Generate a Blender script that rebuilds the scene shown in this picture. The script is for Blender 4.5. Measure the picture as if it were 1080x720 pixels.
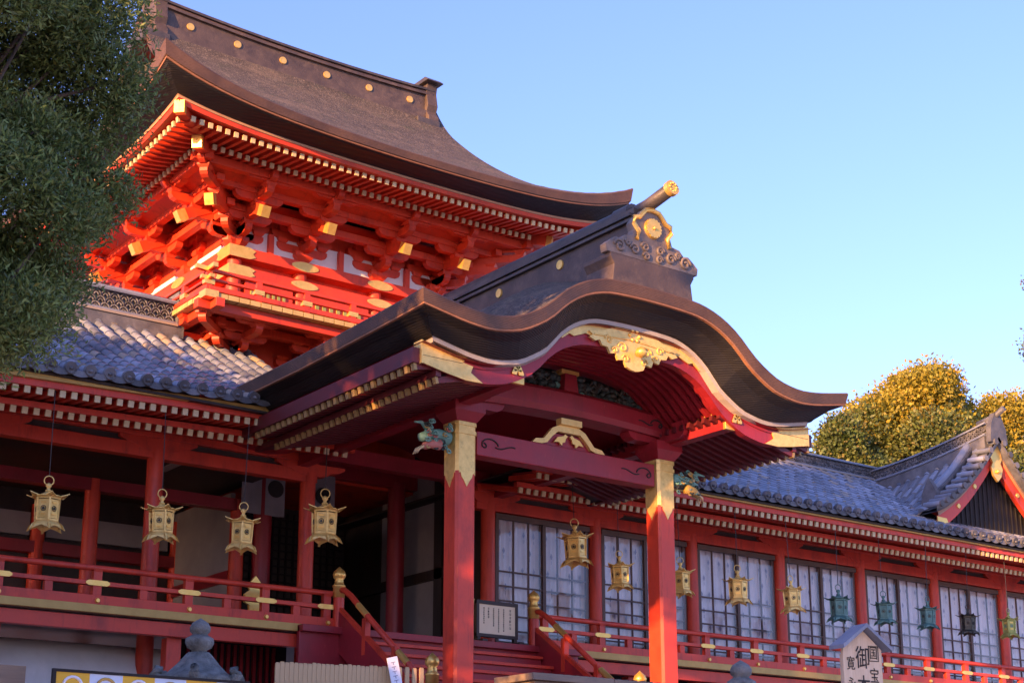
import bpy, math, random
import numpy as np
from mathutils import Vector, Matrix
R = math.radians
SC = bpy.context.scene
for o in list(bpy.data.objects): bpy.data.objects.remove(o)
COL = SC.collection
random.seed(7)

# ------------------------------------------------------------------ camera
cam = bpy.data.objects.new('camera', bpy.data.cameras.new('camera'))
COL.objects.link(cam)
cam.location = (0, 0, 0)
cam.rotation_euler = (R(90 + 14.298), 0, R(-36.72))
cam.data.sensor_width = 36
cam.data.lens = 1643.3 / 1080 * 36
cam.data.shift_y = 115.3 / 1080
cam.data.clip_start = 0.1
cam.data.clip_end = 3000
SC.camera = cam

# ------------------------------------------------------------------ light
SUN_AZ, SUN_EL = 20.0, 9.8            # degrees in front of the facade line (sun in the west, left), height
W = bpy.data.worlds.new('World'); SC.world = W; W.use_nodes = True
nt = W.node_tree; bg = nt.nodes['Background']
sky = nt.nodes.new('ShaderNodeTexSky'); sky.sky_type = 'NISHITA'; sky.sun_disc = False
sky.sun_elevation = R(SUN_EL); sky.sun_rotation = math.atan2(-math.cos(R(SUN_AZ)), -math.sin(R(SUN_AZ)))
sky.air_density = 1.0; sky.dust_density = 0.4; sky.ozone_density = 3.0
tn = nt.nodes.new('ShaderNodeMix'); tn.data_type = 'RGBA'; tn.blend_type = 'MULTIPLY'; tn.inputs[0].default_value = 1; tn.inputs[7].default_value = (1.04, .83, 1.18, 1)
nt.links.new(sky.outputs[0], tn.inputs[6]); nt.links.new(tn.outputs[2], bg.inputs[0]); bg.inputs[1].default_value = 0.15
sl = bpy.data.lights.new('sun', 'SUN'); sl.energy = 4.5; sl.angle = R(0.5); sl.color = (1.0, 0.50, 0.18)
sun = bpy.data.objects.new('sun', sl); COL.objects.link(sun)
S = Vector((-math.cos(R(SUN_AZ)) * math.cos(R(SUN_EL)), -math.sin(R(SUN_AZ)) * math.cos(R(SUN_EL)), math.sin(R(SUN_EL))))
sun.rotation_euler = (-S).to_track_quat('-Z', 'Y').to_euler(); sun.location = (-20, -10, 30)
SC.view_settings.view_transform = 'Standard'; SC.view_settings.look = 'None'
SC.view_settings.gamma = 1; SC.view_settings.use_curve_mapping = False
SC.view_settings.exposure = 1.72

# ------------------------------------------------------------------ materials
MAT = {}
def mat(name, c1, c2=None, scale=6, rough=.5, metal=0, bump=0, bscale=None, stretch=(1, 1, 1), spec=.5, extra=None, detail=5, rvar=.12, coord='Object'):
    m = bpy.data.materials.new(name); m.use_nodes = True; MAT[name] = m
    n = m.node_tree.nodes; l = m.node_tree.links; b = n['Principled BSDF']
    b.inputs['Roughness'].default_value = rough; b.inputs['Metallic'].default_value = metal
    b.inputs['Specular IOR Level'].default_value = spec
    tc = n.new('ShaderNodeTexCoord'); mp = n.new('ShaderNodeMapping'); mp.inputs['Scale'].default_value = stretch
    geo = n.new('ShaderNodeNewGeometry')
    l.new(geo.outputs['Position'] if coord == 'World' else tc.outputs['Object'], mp.inputs[0])
    nz = n.new('ShaderNodeTexNoise'); nz.inputs['Scale'].default_value = scale; nz.inputs['Detail'].default_value = detail
    nz.inputs['Roughness'].default_value = .6
    l.new(mp.outputs[0], nz.inputs['Vector'])
    rp = n.new('ShaderNodeValToRGB'); rp.color_ramp.elements[0].position = .3; rp.color_ramp.elements[1].position = .7
    rp.color_ramp.elements[0].color = (*c1, 1); rp.color_ramp.elements[1].color = (*(c2 or c1), 1)
    l.new(nz.outputs[0], rp.inputs[0]); l.new(rp.outputs[0], b.inputs['Base Color'])
    mr = n.new('ShaderNodeMapRange'); mr.inputs[3].default_value = rough - rvar; mr.inputs[4].default_value = rough + rvar
    l.new(nz.outputs[0], mr.inputs[0]); l.new(mr.outputs[0], b.inputs['Roughness'])
    if bump:
        n2 = n.new('ShaderNodeTexNoise'); n2.inputs['Scale'].default_value = bscale or scale * 5; n2.inputs['Detail'].default_value = 3
        l.new(mp.outputs[0], n2.inputs['Vector'])
        bp = n.new('ShaderNodeBump'); bp.inputs['Strength'].default_value = bump; bp.inputs['Distance'].default_value = .02
        l.new(n2.outputs[0], bp.inputs['Height']); l.new(bp.outputs[0], b.inputs['Normal'])
    if extra: extra(n, l, b, rp, mp)
    return m
def island(amount=.5, hue=None):
    """per-piece tint: every tile, plank or leaf gets a slightly different tone"""
    def f(n, l, b, rp, mp):
        g = n.new('ShaderNodeNewGeometry'); mr = n.new('ShaderNodeMapRange')
        mr.inputs[3].default_value = 1 - amount; mr.inputs[4].default_value = 1 + amount
        l.new(g.outputs['Random Per Island'], mr.inputs[0])
        mx = n.new('ShaderNodeMix'); mx.data_type = 'RGBA'; mx.blend_type = 'MULTIPLY'; mx.inputs[0].default_value = 1
        l.new(rp.outputs[0], mx.inputs[6])
        cb = n.new('ShaderNodeCombineColor')
        for i in range(3): l.new(mr.outputs[0], cb.inputs[i])
        l.new(cb.outputs[0], mx.inputs[7]); out = mx.outputs[2]
        if hue:
            m2 = n.new('ShaderNodeMix'); m2.data_type = 'RGBA'; m2.inputs[7].default_value = (*hue[0], 1)
            cmp_ = n.new('ShaderNodeMath'); cmp_.operation = 'LESS_THAN'; cmp_.inputs[1].default_value = hue[1]
            mm = n.new('ShaderNodeMath'); mm.operation = 'MULTIPLY'; mm.inputs[1].default_value = 7.31
            fr = n.new('ShaderNodeMath'); fr.operation = 'FRACT'
            l.new(g.outputs['Random Per Island'], mm.inputs[0]); l.new(mm.outputs[0], fr.inputs[0]); l.new(fr.outputs[0], cmp_.inputs[0])
            l.new(cmp_.outputs[0], m2.inputs[0]); l.new(out, m2.inputs[6]); out = m2.outputs[2]
        l.new(out, b.inputs['Base Color'])
    return f
def layered(n, l, b, rp, mp):
    """thin horizontal courses of cypress bark on a cut eave"""
    geo = n.new('ShaderNodeNewGeometry'); sp = n.new('ShaderNodeSeparateXYZ'); l.new(geo.outputs['Position'], sp.inputs[0])
    nz = n.new('ShaderNodeTexNoise'); nz.inputs['Scale'].default_value = 2.5; l.new(geo.outputs['Position'], nz.inputs['Vector'])
    a = n.new('ShaderNodeMath'); a.operation = 'MULTIPLY_ADD'; a.inputs[1].default_value = 300
    m3 = n.new('ShaderNodeMath'); m3.operation = 'MULTIPLY'; m3.inputs[1].default_value = 9
    l.new(nz.outputs[0], m3.inputs[0]); l.new(sp.outputs[2], a.inputs[0]); l.new(m3.outputs[0], a.inputs[2])
    sn = n.new('ShaderNodeMath'); sn.operation = 'SINE'; l.new(a.outputs[0], sn.inputs[0])
    bp = n.new('ShaderNodeBump'); bp.inputs['Strength'].default_value = .35; bp.inputs['Distance'].default_value = .004
    l.new(sn.outputs[0], bp.inputs['Height']); l.new(bp.outputs[0], b.inputs['Normal'])

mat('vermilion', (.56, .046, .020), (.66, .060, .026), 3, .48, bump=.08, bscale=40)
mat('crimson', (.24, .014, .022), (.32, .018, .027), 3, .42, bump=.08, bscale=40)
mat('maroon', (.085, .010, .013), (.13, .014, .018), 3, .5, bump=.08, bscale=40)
mat('dull_gold', (.26, .17, .06), (.38, .26, .10), 6, .5, metal=.3)
mat('gate_red', (.56, .042, .011), (.64, .054, .014), 3, .5, bump=.08, bscale=40)
mat('gold', (.80, .48, .10), (.92, .60, .17), 9, .34, metal=.6, bump=.06, bscale=60)
mat('old_gold', (.72, .48, .13), (.92, .66, .22), 14, .40, metal=.35, bump=.12, bscale=70)
mat('lit_lip_edge', (.22, .095, .045), (.30, .14, .07), 6, .6, coord='World')  # orange-brown that paints the sunlit glint along the eave lip
mat('carved_wood', (.10, .08, .068), (.20, .165, .14), 5, .6, bump=.3, coord='World')
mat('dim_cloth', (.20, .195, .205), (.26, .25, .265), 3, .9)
mat('gold_stripe', (.42, .29, .09), (.55, .39, .14), 6, .55)
mat('ochre', (.48, .30, .07), (.60, .40, .11), 5, .6)
mat('cream_end', (.52, .40, .20), (.64, .51, .28), 8, .55)
mat('bark_roof', (.030, .024, .020), (.080, .062, .049), 2.6, .9, bump=1.0, bscale=38, coord='World', detail=9, extra=None)
mat('bark_lip', (.060, .032, .021), (.125, .066, .040), 2.2, .6, bump=.3, bscale=50, coord='World', extra=layered)
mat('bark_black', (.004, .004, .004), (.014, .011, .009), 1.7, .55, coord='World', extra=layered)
mat('ridge_wood', (.045, .032, .028), (.095, .068, .056), 3, .6, bump=.3, bscale=30, coord='World')
mat('ridge_dark', (.030, .028, .028), (.075, .062, .056), 3, .5, bump=.25, bscale=30, coord='World')
mat('pale_trim', (.33, .29, .25), (.42, .37, .32), 4, .6)
mat('tan_trim', (.40, .22, .12), (.50, .29, .16), 4, .6)
mat('tile', (.12, .14, .18), (.25, .28, .34), 1.3, .42, bump=.25, bscale=30, coord='World', extra=island(.38, ((.30, .25, .19), .10)))
mat('tile_dark', (.06, .062, .068), (.15, .15, .155), 4, .55, bump=.3, bscale=30, coord='World', extra=island(.4))
mat('plaster', (.66, .65, .63), (.78, .77, .75), 2, .8, bump=.1)
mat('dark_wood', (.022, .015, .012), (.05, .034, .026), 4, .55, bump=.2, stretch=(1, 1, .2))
mat('frame_wood', (.075, .042, .030), (.12, .07, .05), 4, .55)
mat('pale_wood', (.60, .45, .28), (.72, .57, .38), 5, .65, bump=.15, stretch=(3, 3, .3))
mat('grey_plaster', (.26, .255, .26), (.34, .33, .33), 2, .85)
mat('grey_wood', (.19, .14, .10), (.30, .22, .15), 5, .7, bump=.25, stretch=(.4, 3, 3))
mat('bamboo', (.42, .27, .12), (.58, .40, .20), 6, .5, extra=island(.25))
mat('stone', (.075, .08, .075), (.26, .27, .25), 7, .9, bump=.7, bscale=45, detail=8)
mat('paving', (.30, .29, .27), (.42, .40, .37), 1.5, .9, bump=.5, bscale=60, coord='World')
mat('gravel', (.40, .38, .35), (.54, .52, .48), 20, .95, bump=.8, bscale=90, coord='World')
mat('verdigris', (.06, .16, .14), (.17, .30, .25), 12, .55, metal=.35, bump=.2, bscale=60)
mat('dark_bronze', (.03, .035, .03), (.10, .09, .06), 12, .45, metal=.6, bump=.2, bscale=60)
mat('yellow_green', (.30, .33, .08), (.46, .46, .14), 12, .5, metal=.4, bump=.2, bscale=60)
mat('iron', (.04, .04, .04), (.07, .065, .06), 9, .5, metal=.6)
mat('white_cloth', (.60, .57, .59), (.72, .69, .71), 3, .9)
mat('motif', (.22, .22, .30), (.34, .33, .42), 9, .9)
mat('ink', (.012, .011, .011), (.025, .022, .02), 8, .8)
mat('paper', (.78, .80, .86), (.84, .86, .90), 5, .8)
mat('board_cream', (.76, .66, .44), (.84, .75, .53), 3, .75)
mat('banner_yellow', (.72, .42, .03), (.80, .50, .05), 4, .7)
mat('banner_blue', (.55, .66, .80), (.66, .76, .88), 4, .7)
mat('carving', (.018, .035, .034), (.06, .085, .07), 14, .7, bump=.5)
mat('teal_paint', (.10, .28, .23), (.22, .42, .34), 11, .6)
mat('pink_paint', (.42, .12, .10), (.52, .2, .15), 11, .6)
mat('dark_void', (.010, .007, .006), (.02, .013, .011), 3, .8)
mat('trunk', (.06, .045, .03), (.14, .105, .075), 8, .95, bump=.9, stretch=(1, 1, .25))
mat('straw', (.42, .33, .10), (.55, .45, .18), 8, .8)
def leafmat(name, c1, c2, amt, hue, scale=.6, trans=.25):
    m = mat(name, c1, c2, scale, .55, coord='World', extra=island(amt, hue), rvar=.05)
    n = m.node_tree.nodes; l = m.node_tree.links; b = n['Principled BSDF']
    tr = n.new('ShaderNodeBsdfTranslucent'); mx = n.new('ShaderNodeMixShader'); mx.inputs[0].default_value = trans
    src = b.inputs['Base Color'].links[0].from_socket; l.new(src, tr.inputs[0])
    l.new(b.outputs[0], mx.inputs[1]); l.new(tr.outputs[0], mx.inputs[2]); l.new(mx.outputs[0], n['Material Output'].inputs[0])
leafmat('leaf_dark', (.095, .155, .042), (.17, .225, .06), .5, ((.16, .17, .03), .05))
leafmat('leaf_sun_yellow', (.20, .20, .028), (.38, .31, .030), .35, ((.42, .28, .02), .12), .45, .35)  # yellow puts the low sun into the leaf colour
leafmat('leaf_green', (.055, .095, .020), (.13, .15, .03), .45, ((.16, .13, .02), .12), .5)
g = bpy.data.materials.new('glass'); g.use_nodes = True; MAT['glass'] = g
n = g.node_tree.nodes; l = g.node_tree.links; n.remove(n['Principled BSDF'])
a = n.new('ShaderNodeBsdfTransparent'); b = n.new('ShaderNodeBsdfGlossy'); b.inputs['Roughness'].default_value = .03
lw = n.new('ShaderNodeLayerWeight'); lw.inputs[0].default_value = .5; pw = n.new('ShaderNodeMath'); pw.operation = 'POWER'; pw.inputs[1].default_value = 5
f = n.new('ShaderNodeMath'); f.operation = 'MULTIPLY_ADD'; f.inputs[1].default_value = .9; f.inputs[2].default_value = .045; mx = n.new('ShaderNodeMixShader')
l.new(lw.outputs['Facing'], pw.inputs[0]); l.new(pw.outputs[0], f.inputs[0]); l.new(f.outputs[0], mx.inputs[0]); l.new(a.outputs[0], mx.inputs[1]); l.new(b.outputs[0], mx.inputs[2]); l.new(mx.outputs[0], n['Material Output'].inputs[0])

def remix(mname, scale, lo, hi, colr, fac, stretch=(1, 1, 1), detail=6, coord='World'):
    """weathering with a shape of its own: patches of another colour over the base colour"""
    m = MAT[mname]; n = m.node_tree.nodes; l = m.node_tree.links; b = n['Principled BSDF']
    src = b.inputs['Base Color'].links[0].from_socket
    mp = n.new('ShaderNodeMapping'); mp.inputs['Scale'].default_value = stretch
    l.new((n.new('ShaderNodeNewGeometry').outputs['Position'] if coord == 'World' else n.new('ShaderNodeTexCoord').outputs['Object']), mp.inputs[0])
    nz = n.new('ShaderNodeTexNoise'); nz.inputs['Scale'].default_value = scale; nz.inputs['Detail'].default_value = detail; nz.inputs['Roughness'].default_value = .65
    l.new(mp.outputs[0], nz.inputs['Vector'])
    mr = n.new('ShaderNodeMapRange'); mr.inputs[1].default_value = lo; mr.inputs[2].default_value = hi; mr.inputs[4].default_value = fac; l.new(nz.outputs[0], mr.inputs[0])
    mx = n.new('ShaderNodeMix'); mx.data_type = 'RGBA'; mx.inputs[7].default_value = (*colr, 1)
    l.new(mr.outputs[0], mx.inputs[0]); l.new(src, mx.inputs[6]); l.new(mx.outputs[2], b.inputs['Base Color'])
remix('bark_roof', 34, .50, .68, (.26, .20, .15), .75, (1, .45, .7)); remix('bark_roof', 1.3, .52, .68, (.17, .125, .085), .65, (.5, 1, 1)); remix('bark_roof', 6, .56, .70, (.21, .165, .12), .6, (1, .5, .5)); remix('bark_roof', 2.2, .55, .75, (.05, .06, .03), .6)
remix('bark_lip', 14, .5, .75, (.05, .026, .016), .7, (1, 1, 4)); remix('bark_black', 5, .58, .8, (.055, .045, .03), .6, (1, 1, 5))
remix('ridge_dark', 3, .52, .72, (.14, .115, .10), .6, (1, .3, 1)); remix('ridge_wood', 4, .52, .72, (.16, .115, .085), .6)
for q in ('vermilion', 'gate_red', 'crimson'):
    remix(q, 2.2, .52, .74, (.17, .014, .013), .7, (1, 1, .45)); remix(q, 14, .56, .78, (.10, .012, .010), .5, (1, 1, .12)); remix(q, 26, .62, .76, (.62, .12, .07), .35, (1, 1, .25))
remix('tile', 1.1, .56, .72, (.17, .15, .10), .55); remix('tile', 9, .60, .74, (.055, .06, .05), .7)
remix('gold', 9, .58, .75, (.30, .17, .05), .5); remix('old_gold', 7, .55, .75, (.22, .15, .05), .55)
remix('plaster', 1.5, .55, .8, (.42, .40, .36), .5, (1, 1, .4)); remix('white_cloth', 2.5, .5, .8, (.50, .47, .50), .3, (1, 1, .6))
remix('stone', 3, .52, .66, (.035, .04, .035), .75)

# ------------------------------------------------------------------ mesh helpers
def V(*a): return Vector(a)
class MB:
    def __init__(s): s.v = []; s.f = []; s.m = []; s.mats = []; s.sm = []
    def mi(s, m):
        if m not in s.mats: s.mats.append(m)
        return s.mats.index(m)
    def add(s, vs, fs, m, smooth=False):
        k = len(s.v); s.v += [tuple(p) for p in vs]; i = s.mi(m)
        for f in fs: s.f.append(tuple(k + q for q in f)); s.m.append(i); s.sm.append(smooth)
    def bx(s, x0, x1, y0, y1, z0, z1, m):
        s.add([(x, y, z) for x in (x0, x1) for y in (y0, y1) for z in (z0, z1)],
              [(0, 1, 3, 2), (4, 6, 7, 5), (0, 4, 5, 1), (2, 3, 7, 6), (0, 2, 6, 4), (1, 5, 7, 3)], m)
    def fr(s, c, w0, d0, z0, w1, d1, z1, m):      # frustum about c=(x,y)
        vs = [(c[0] + sx * w / 2, c[1] + sy * d / 2, z) for w, d, z in ((w0, d0, z0), (w1, d1, z1)) for sx, sy in ((-1, -1), (1, -1), (1, 1), (-1, 1))]
        s.add(vs, [(3, 2, 1, 0), (4, 5, 6, 7)] + [(i, (i + 1) % 4, 4 + (i + 1) % 4, 4 + i) for i in range(4)], m)
    def beam(s, p, q, w, h, m, endm=None, endlen=0):
        p, q = Vector(p), Vector(q); d = (q - p).normalized()
        side = d.cross(V(0, 0, 1)); side = side.normalized() if side.length > 1e-4 else V(1, 0, 0)
        up = side.cross(d)
        def seg(a, b, mm):
            vs = [c + side * (sx * w / 2) + up * (sz * h / 2) for c in (a, b) for sx, sz in ((-1, -1), (1, -1), (1, 1), (-1, 1))]
            s.add(vs, [(3, 2, 1, 0), (4, 5, 6, 7)] + [(i, (i + 1) % 4, 4 + (i + 1) % 4, 4 + i) for i in range(4)], mm)
        seg(p, q, m)
        if endm:   # sleeve on the q end, standing proud
            w += .008; h += .008
            seg(q - d * endlen, q + d * .006, endm)
    def prism(s, poly, o, u, v, t, m):
        o, u, v, t = Vector(o), Vector(u), Vector(v), Vector(t); n = len(poly)
        a = [o + u * x + v * y for x, y in poly]; b = [p + t for p in a]
        if u.cross(v).dot(t) > 0: s.add(a + b, [tuple(range(n))[::-1], tuple(range(n, 2 * n))] + [(i, (i + 1) % n, n + (i + 1) % n, n + i) for i in range(n)], m)
        else: s.add(a + b, [tuple(range(n)), tuple(range(n, 2 * n))[::-1]] + [((i + 1) % n, i, n + i, n + (i + 1) % n) for i in range(n)], m)
    def cyl(s, p, q, r0, r1, m, seg=12, caps=True, smooth=True):
        p, q = Vector(p), Vector(q); d = (q - p).normalized()
        a = d.cross(V(0, 0, 1)) if abs(d.z) < .9 else d.cross(V(1, 0, 0)); a.normalize(); b = d.cross(a)
        vs = [c + (a * math.cos(t) + b * math.sin(t)) * r for c, r in ((p, r0), (q, r1)) for t in [2 * math.pi * i / seg for i in range(seg)]]
        s.add(vs, [(i, (i + 1) % seg, seg + (i + 1) % seg, seg + i) for i in range(seg)], m, smooth)
        if caps: s.add(vs, [tuple(range(seg))[::-1], tuple(range(seg, 2 * seg))], m)
    def tube(s, pts, r, m, seg=8, closed=False):
        pts = [Vector(p) for p in pts]; n = len(pts); rings = []
        for i, p in enumerate(pts):
            d = (pts[(i + 1) % n] - pts[i - 1]) if closed else (pts[min(i + 1, n - 1)] - pts[max(i - 1, 0)])
            d.normalize(); a = d.cross(V(.13, .2, 1)); a.normalize(); b = d.cross(a)
            rr = r(i / max(1, n - 1)) if callable(r) else r
            rings += [p + (a * math.cos(t) + b * math.sin(t)) * rr for t in [2 * math.pi * k / seg for k in range(seg)]]
        fs = []
        for i in range(n if closed else n - 1):
            j = (i + 1) % n
            fs += [(i * seg + k, i * seg + (k + 1) % seg, j * seg + (k + 1) % seg, j * seg + k) for k in range(seg)]
        if not closed: fs += [tuple(range(seg))[::-1], tuple(range((n - 1) * seg, n * seg))]
        s.add(rings, fs, m, True)
    def lathe(s, c, prof, m, seg=16, smooth=True, rot=0):
        vs = [(c[0] + r * math.cos(t), c[1] + r * math.sin(t), c[2] + z) for r, z in prof for t in [rot + 2 * math.pi * i / seg for i in range(seg)]]
        n = len(prof)
        s.add(vs, [(i * seg + k, i * seg + (k + 1) % seg, (i + 1) * seg + (k + 1) % seg, (i + 1) * seg + k) for i in range(n - 1) for k in range(seg)]
              + [tuple(range(seg))[::-1], tuple(range((n - 1) * seg, n * seg))], m, smooth)
    def grid(s, rows, m, smooth=True, flip=False):
        w = len(rows[0]); vs = [p for r in rows for p in r]; fs = []
        for i in range(len(rows) - 1):
            for k in range(w - 1):
                f = (i * w + k, i * w + k + 1, (i + 1) * w + k + 1, (i + 1) * w + k)
                fs.append(f[::-1] if flip else f)
        s.add(vs, fs, m, smooth)
    def build(s, name, parent=None, loc=None, bevel=0, rot=None):
        me = bpy.data.meshes.new(name); me.from_pydata(s.v, [], s.f)
        for m in s.mats: me.materials.append(MAT[m])
        me.polygons.foreach_set('material_index', s.m); me.polygons.foreach_set('use_smooth', s.sm); me.update()
        o = bpy.data.objects.new(name, me); COL.objects.link(o)
        if parent is not None:
            o.parent = parent
            if loc is None: o.location = -wloc(parent)
        if loc is not None: o.location = Vector(loc) - (wloc(parent) if parent is not None else V(0, 0, 0))
        if rot: o.rotation_euler = rot
        if bevel:
            b = o.modifiers.new('bevel', 'BEVEL'); b.width = bevel; b.segments = 2; b.limit_method = 'ANGLE'; b.angle_limit = R(40)
        return o
def wloc(o):
    p = Vector(o.location)
    while o.parent: o = o.parent; p += Vector(o.location)
    return p
def tag(o, label, cat, group=None, kind=None):
    if label: o['label'] = label
    if cat: o['category'] = cat
    if group: o['group'] = group
    if kind: o['kind'] = kind
    return o
def thing(name, label, cat, loc=(0, 0, 0), group=None):
    o = bpy.data.objects.new(name, None); COL.objects.link(o); o.location = loc; o.empty_display_size = .2
    return tag(o, label, cat, group)
def dup(src, name=None, parent=None, loc=None, rot=None, scale=None):
    c = src.copy(); COL.objects.link(c)
    if parent is not None: c.parent = parent
    if loc is not None: c.location = Vector(loc) - (wloc(parent) if parent is not None else V(0, 0, 0))
    if rot: c.rotation_euler = rot
    if scale: c.scale = (scale,) * 3
    return c
def dup_tree(src, loc, rotz=0, scale=1):
    c = src.copy(); COL.objects.link(c); c.location = loc; c.rotation_euler = (0, 0, rotz); c.scale = (scale,) * 3
    def kids(a, b):
        for ch in [x for x in COL.objects if x.parent == a]:
            d = ch.copy(); COL.objects.link(d); d.parent = b; kids(ch, d)
    kids(src, c); return c
def lerp(a, b, t): return a + (b - a) * t
def itp(tab, x):
    """smooth interpolation through a table of (x, y)"""
    if x <= tab[0][0]: return tab[0][1]
    if x >= tab[-1][0]: return tab[-1][1]
    for i in range(len(tab) - 1):
        if x <= tab[i + 1][0]:
            (x0, y0), (x1, y1) = tab[i], tab[i + 1]
            m0 = (y1 - tab[i - 1][1]) / (x1 - tab[i - 1][0]) if i else (0 if tab[0][0] == 0 else (y1 - y0) / (x1 - x0))
            m1 = (tab[i + 2][1] - y0) / (tab[i + 2][0] - x0) if i + 2 < len(tab) else (y1 - y0) / (x1 - x0)
            h = x1 - x0; t = (x - x0) / h
            return (2*t**3 - 3*t**2 + 1)*y0 + (t**3 - 2*t**2 + t)*h*m0 + (-2*t**3 + 3*t**2)*y1 + (t**3 - t**2)*h*m1
def frange(a, b, n): return [a + (b - a) * i / (n - 1) for i in range(n)]

X0 = 13.54
DECK = 3.15

# ------------------------------------------------------------------ ground
m = MB(); m.bx(-900, 900, -900, 900, -2.1, -1.6, 'gravel'); tag(m.build('ground'), None, None, kind='structure')
m = MB(); m.bx(-16, 60, 12.6, 60, -1.62, .4, 'paving')
tag(m.build('terrace'), None, None, kind='structure')

# ------------------------------------------------------------------ tiled roofs
def tile_slope(mb, acs, P, nrow, r=.078, pans=True, disc=True):
    """round and pan tiles laid in courses; P(a, s) gives the roof bed, s=0 at the eave"""
    ss = frange(0, 1, nrow + 1)
    for ia, a in enumerate(acs):
        for j in range(nrow):
            p, q = Vector(P(a, ss[j])), Vector(P(a, ss[j + 1])); d = (q - p)
            A = (Vector(P(a + .01, ss[j])) - p).normalized(); N = A.cross(d).normalized()
            if N.z < 0: N = -N
            jit = random.uniform(-.004, .004)
            r0, r1 = r * 1.06, r * .92; seg = 6; vs = []
            for c, rr, lift in ((p - d * .03, r0, .012), (q, r1, 0)):
                for k in range(seg + 1):
                    t = math.pi * k / seg
                    vs.append(c + A * (math.cos(t) * rr + jit) + N * (math.sin(t) * rr + lift + .012))
            fs = [(k, k + 1, seg + 2 + k, seg + 1 + k) for k in range(seg)]
            mb.add(vs, fs, 'tile', True); mb.add(vs[:seg + 1], [tuple(range(seg + 1))], 'tile')
            if pans and ia < len(acs) - 1:
                b = acs[ia + 1]; vs = []
                for (s_, lift) in ((max(0, ss[j] - .2 / nrow), .022), (ss[j + 1], 0)):
                    u, w = Vector(P(a, s_)), Vector(P(b, s_))
                    for k in range(5):
                        t = k / 4; vs.append(u.lerp(w, t) + N * (lift + .03 * (2 * t - 1) ** 2 - .005))
                mb.add(vs, [(k, k + 1, 6 + k, 5 + k) for k in range(4)], 'tile', True)
                lo = [v - N * .03 for v in vs[:5]]
                mb.add(vs[:5] + lo, [(k, k + 1, 6 + k, 5 + k) for k in range(4)], 'tile')
        if disc:
            p = Vector(P(a, 0)); q = Vector(P(a, .03)); d = (p - q); d.normalize()
            c = p + V(0, 0, .045)
            mb.cyl(c - d * .02, c + d * .045, r * 1.12, r * 1.12, 'tile_dark', 12)
            mb.tube([c + d * .047 + Vector((Vector(P(a + .01, 0)) - p).normalized()) * (r * .92 * math.cos(t)) + V(0, 0, r * .92 * math.sin(t)) for t in [2 * math.pi * i / 12 for i in range(12)]], .011, 'tile_dark', 4, True)
            mb.lathe(tuple(c + d * .05), [(.001, -.02), (.028, -.018), (.03, .0), (.02, .018), (.001, .02)], 'tile_dark', 8)
            if ia < len(acs) - 1:     # hanging lip of the pan tile between two discs
                b = acs[ia + 1]; u, w = p, Vector(P(b, 0)); vs = []
                for k in range(7):
                    t = k / 6; z = .035 * (2 * t - 1) ** 2
                    vs += [u.lerp(w, t) + d * .03 + V(0, 0, z + .02), u.lerp(w, t) + d * .034 + V(0, 0, z - .065)]
                mb.add(vs, [(2 * k, 2 * k + 1, 2 * k + 3, 2 * k + 2) for k in range(6)], 'tile_dark', True)
def wave_ridge(mb, path, h, w, lattice=True):
    """ridge of stacked tiles with a pierced wave course: path of points (base), h height"""
    pts = [Vector(p) for p in path]
    def strip(z0, z1, hw, m):
        rows = []
        for p in pts:
            i = pts.index(p); d = (pts[min(i + 1, len(pts) - 1)] - pts[max(0, i - 1)]); d.z = 0; d.normalize(); sd = V(d.y, -d.x, 0)
            rows.append([p + sd * hw + V(0, 0, z0), p + sd * hw + V(0, 0, z1), p - sd * hw + V(0, 0, z1), p - sd * hw + V(0, 0, z0), p + sd * hw + V(0, 0, z0)])
        mb.grid(rows, m, False); mb.add(rows[0][:4] + rows[-1][:4], [(0, 1, 2, 3), (7, 6, 5, 4)], m)
    strip(-.25, .04 * h, w * .72, 'tile_dark'); strip(.05 * h, .12 * h, w * .78, 'tile'); strip(.13 * h, .2 * h, w * .68, 'tile')
    strip(.2 * h, .74 * h, w * .42, 'tile_dark')
    strip(.74 * h, .8 * h, w * .66, 'tile'); strip(.81 * h, .87 * h, w * .58, 'tile')
    top = [p + V(0, 0, .88 * h) for p in pts]; mb.tube(top, .12 * h + .03, 'tile', 10)
    L = [0]
    for i in range(1, len(pts)): L.append(L[-1] + (pts[i] - pts[i - 1]).length)
    rows = 3; rh = .54 * h / rows; st = rh * 1.55; n = int(L[-1] / st)
    for k in range(n):
        s_ = (k + .5) * st
        for r_ in range(rows):
            ss = s_ + (st / 2 if r_ % 2 else 0)
            if ss > L[-1] - .03: continue
            i = max(j for j in range(len(L)) if L[j] <= ss); i = min(i, len(pts) - 2)
            p = pts[i].lerp(pts[i + 1], (ss - L[i]) / (L[i + 1] - L[i])); d = (pts[i + 1] - pts[i]); d.normalize(); dh = V(d.x, d.y, 0).normalized(); sd = V(dh.y, -dh.x, 0)
            for side in (1, -1):
                if side < 0 and dh.x > .5: continue
                o = p + sd * (side * w * .5) + V(0, 0, .2 * h + r_ * rh)
                for rad in (.62, .30):
                    arc = [o + d * (math.cos(t) * rad * st * .8) + V(0, 0, math.sin(t) * rad * rh * 1.5) for t in frange(0, math.pi, 7)]
                    mb.tube(arc, .012 + .012 * h, 'tile_dark', 4)
def corridor_z(y, zf=6.10):
    t = (y - 19.3) / 4.3
    return zf + (8.42 - 6.10) * (.72 * t + .28 * t * t)

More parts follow.
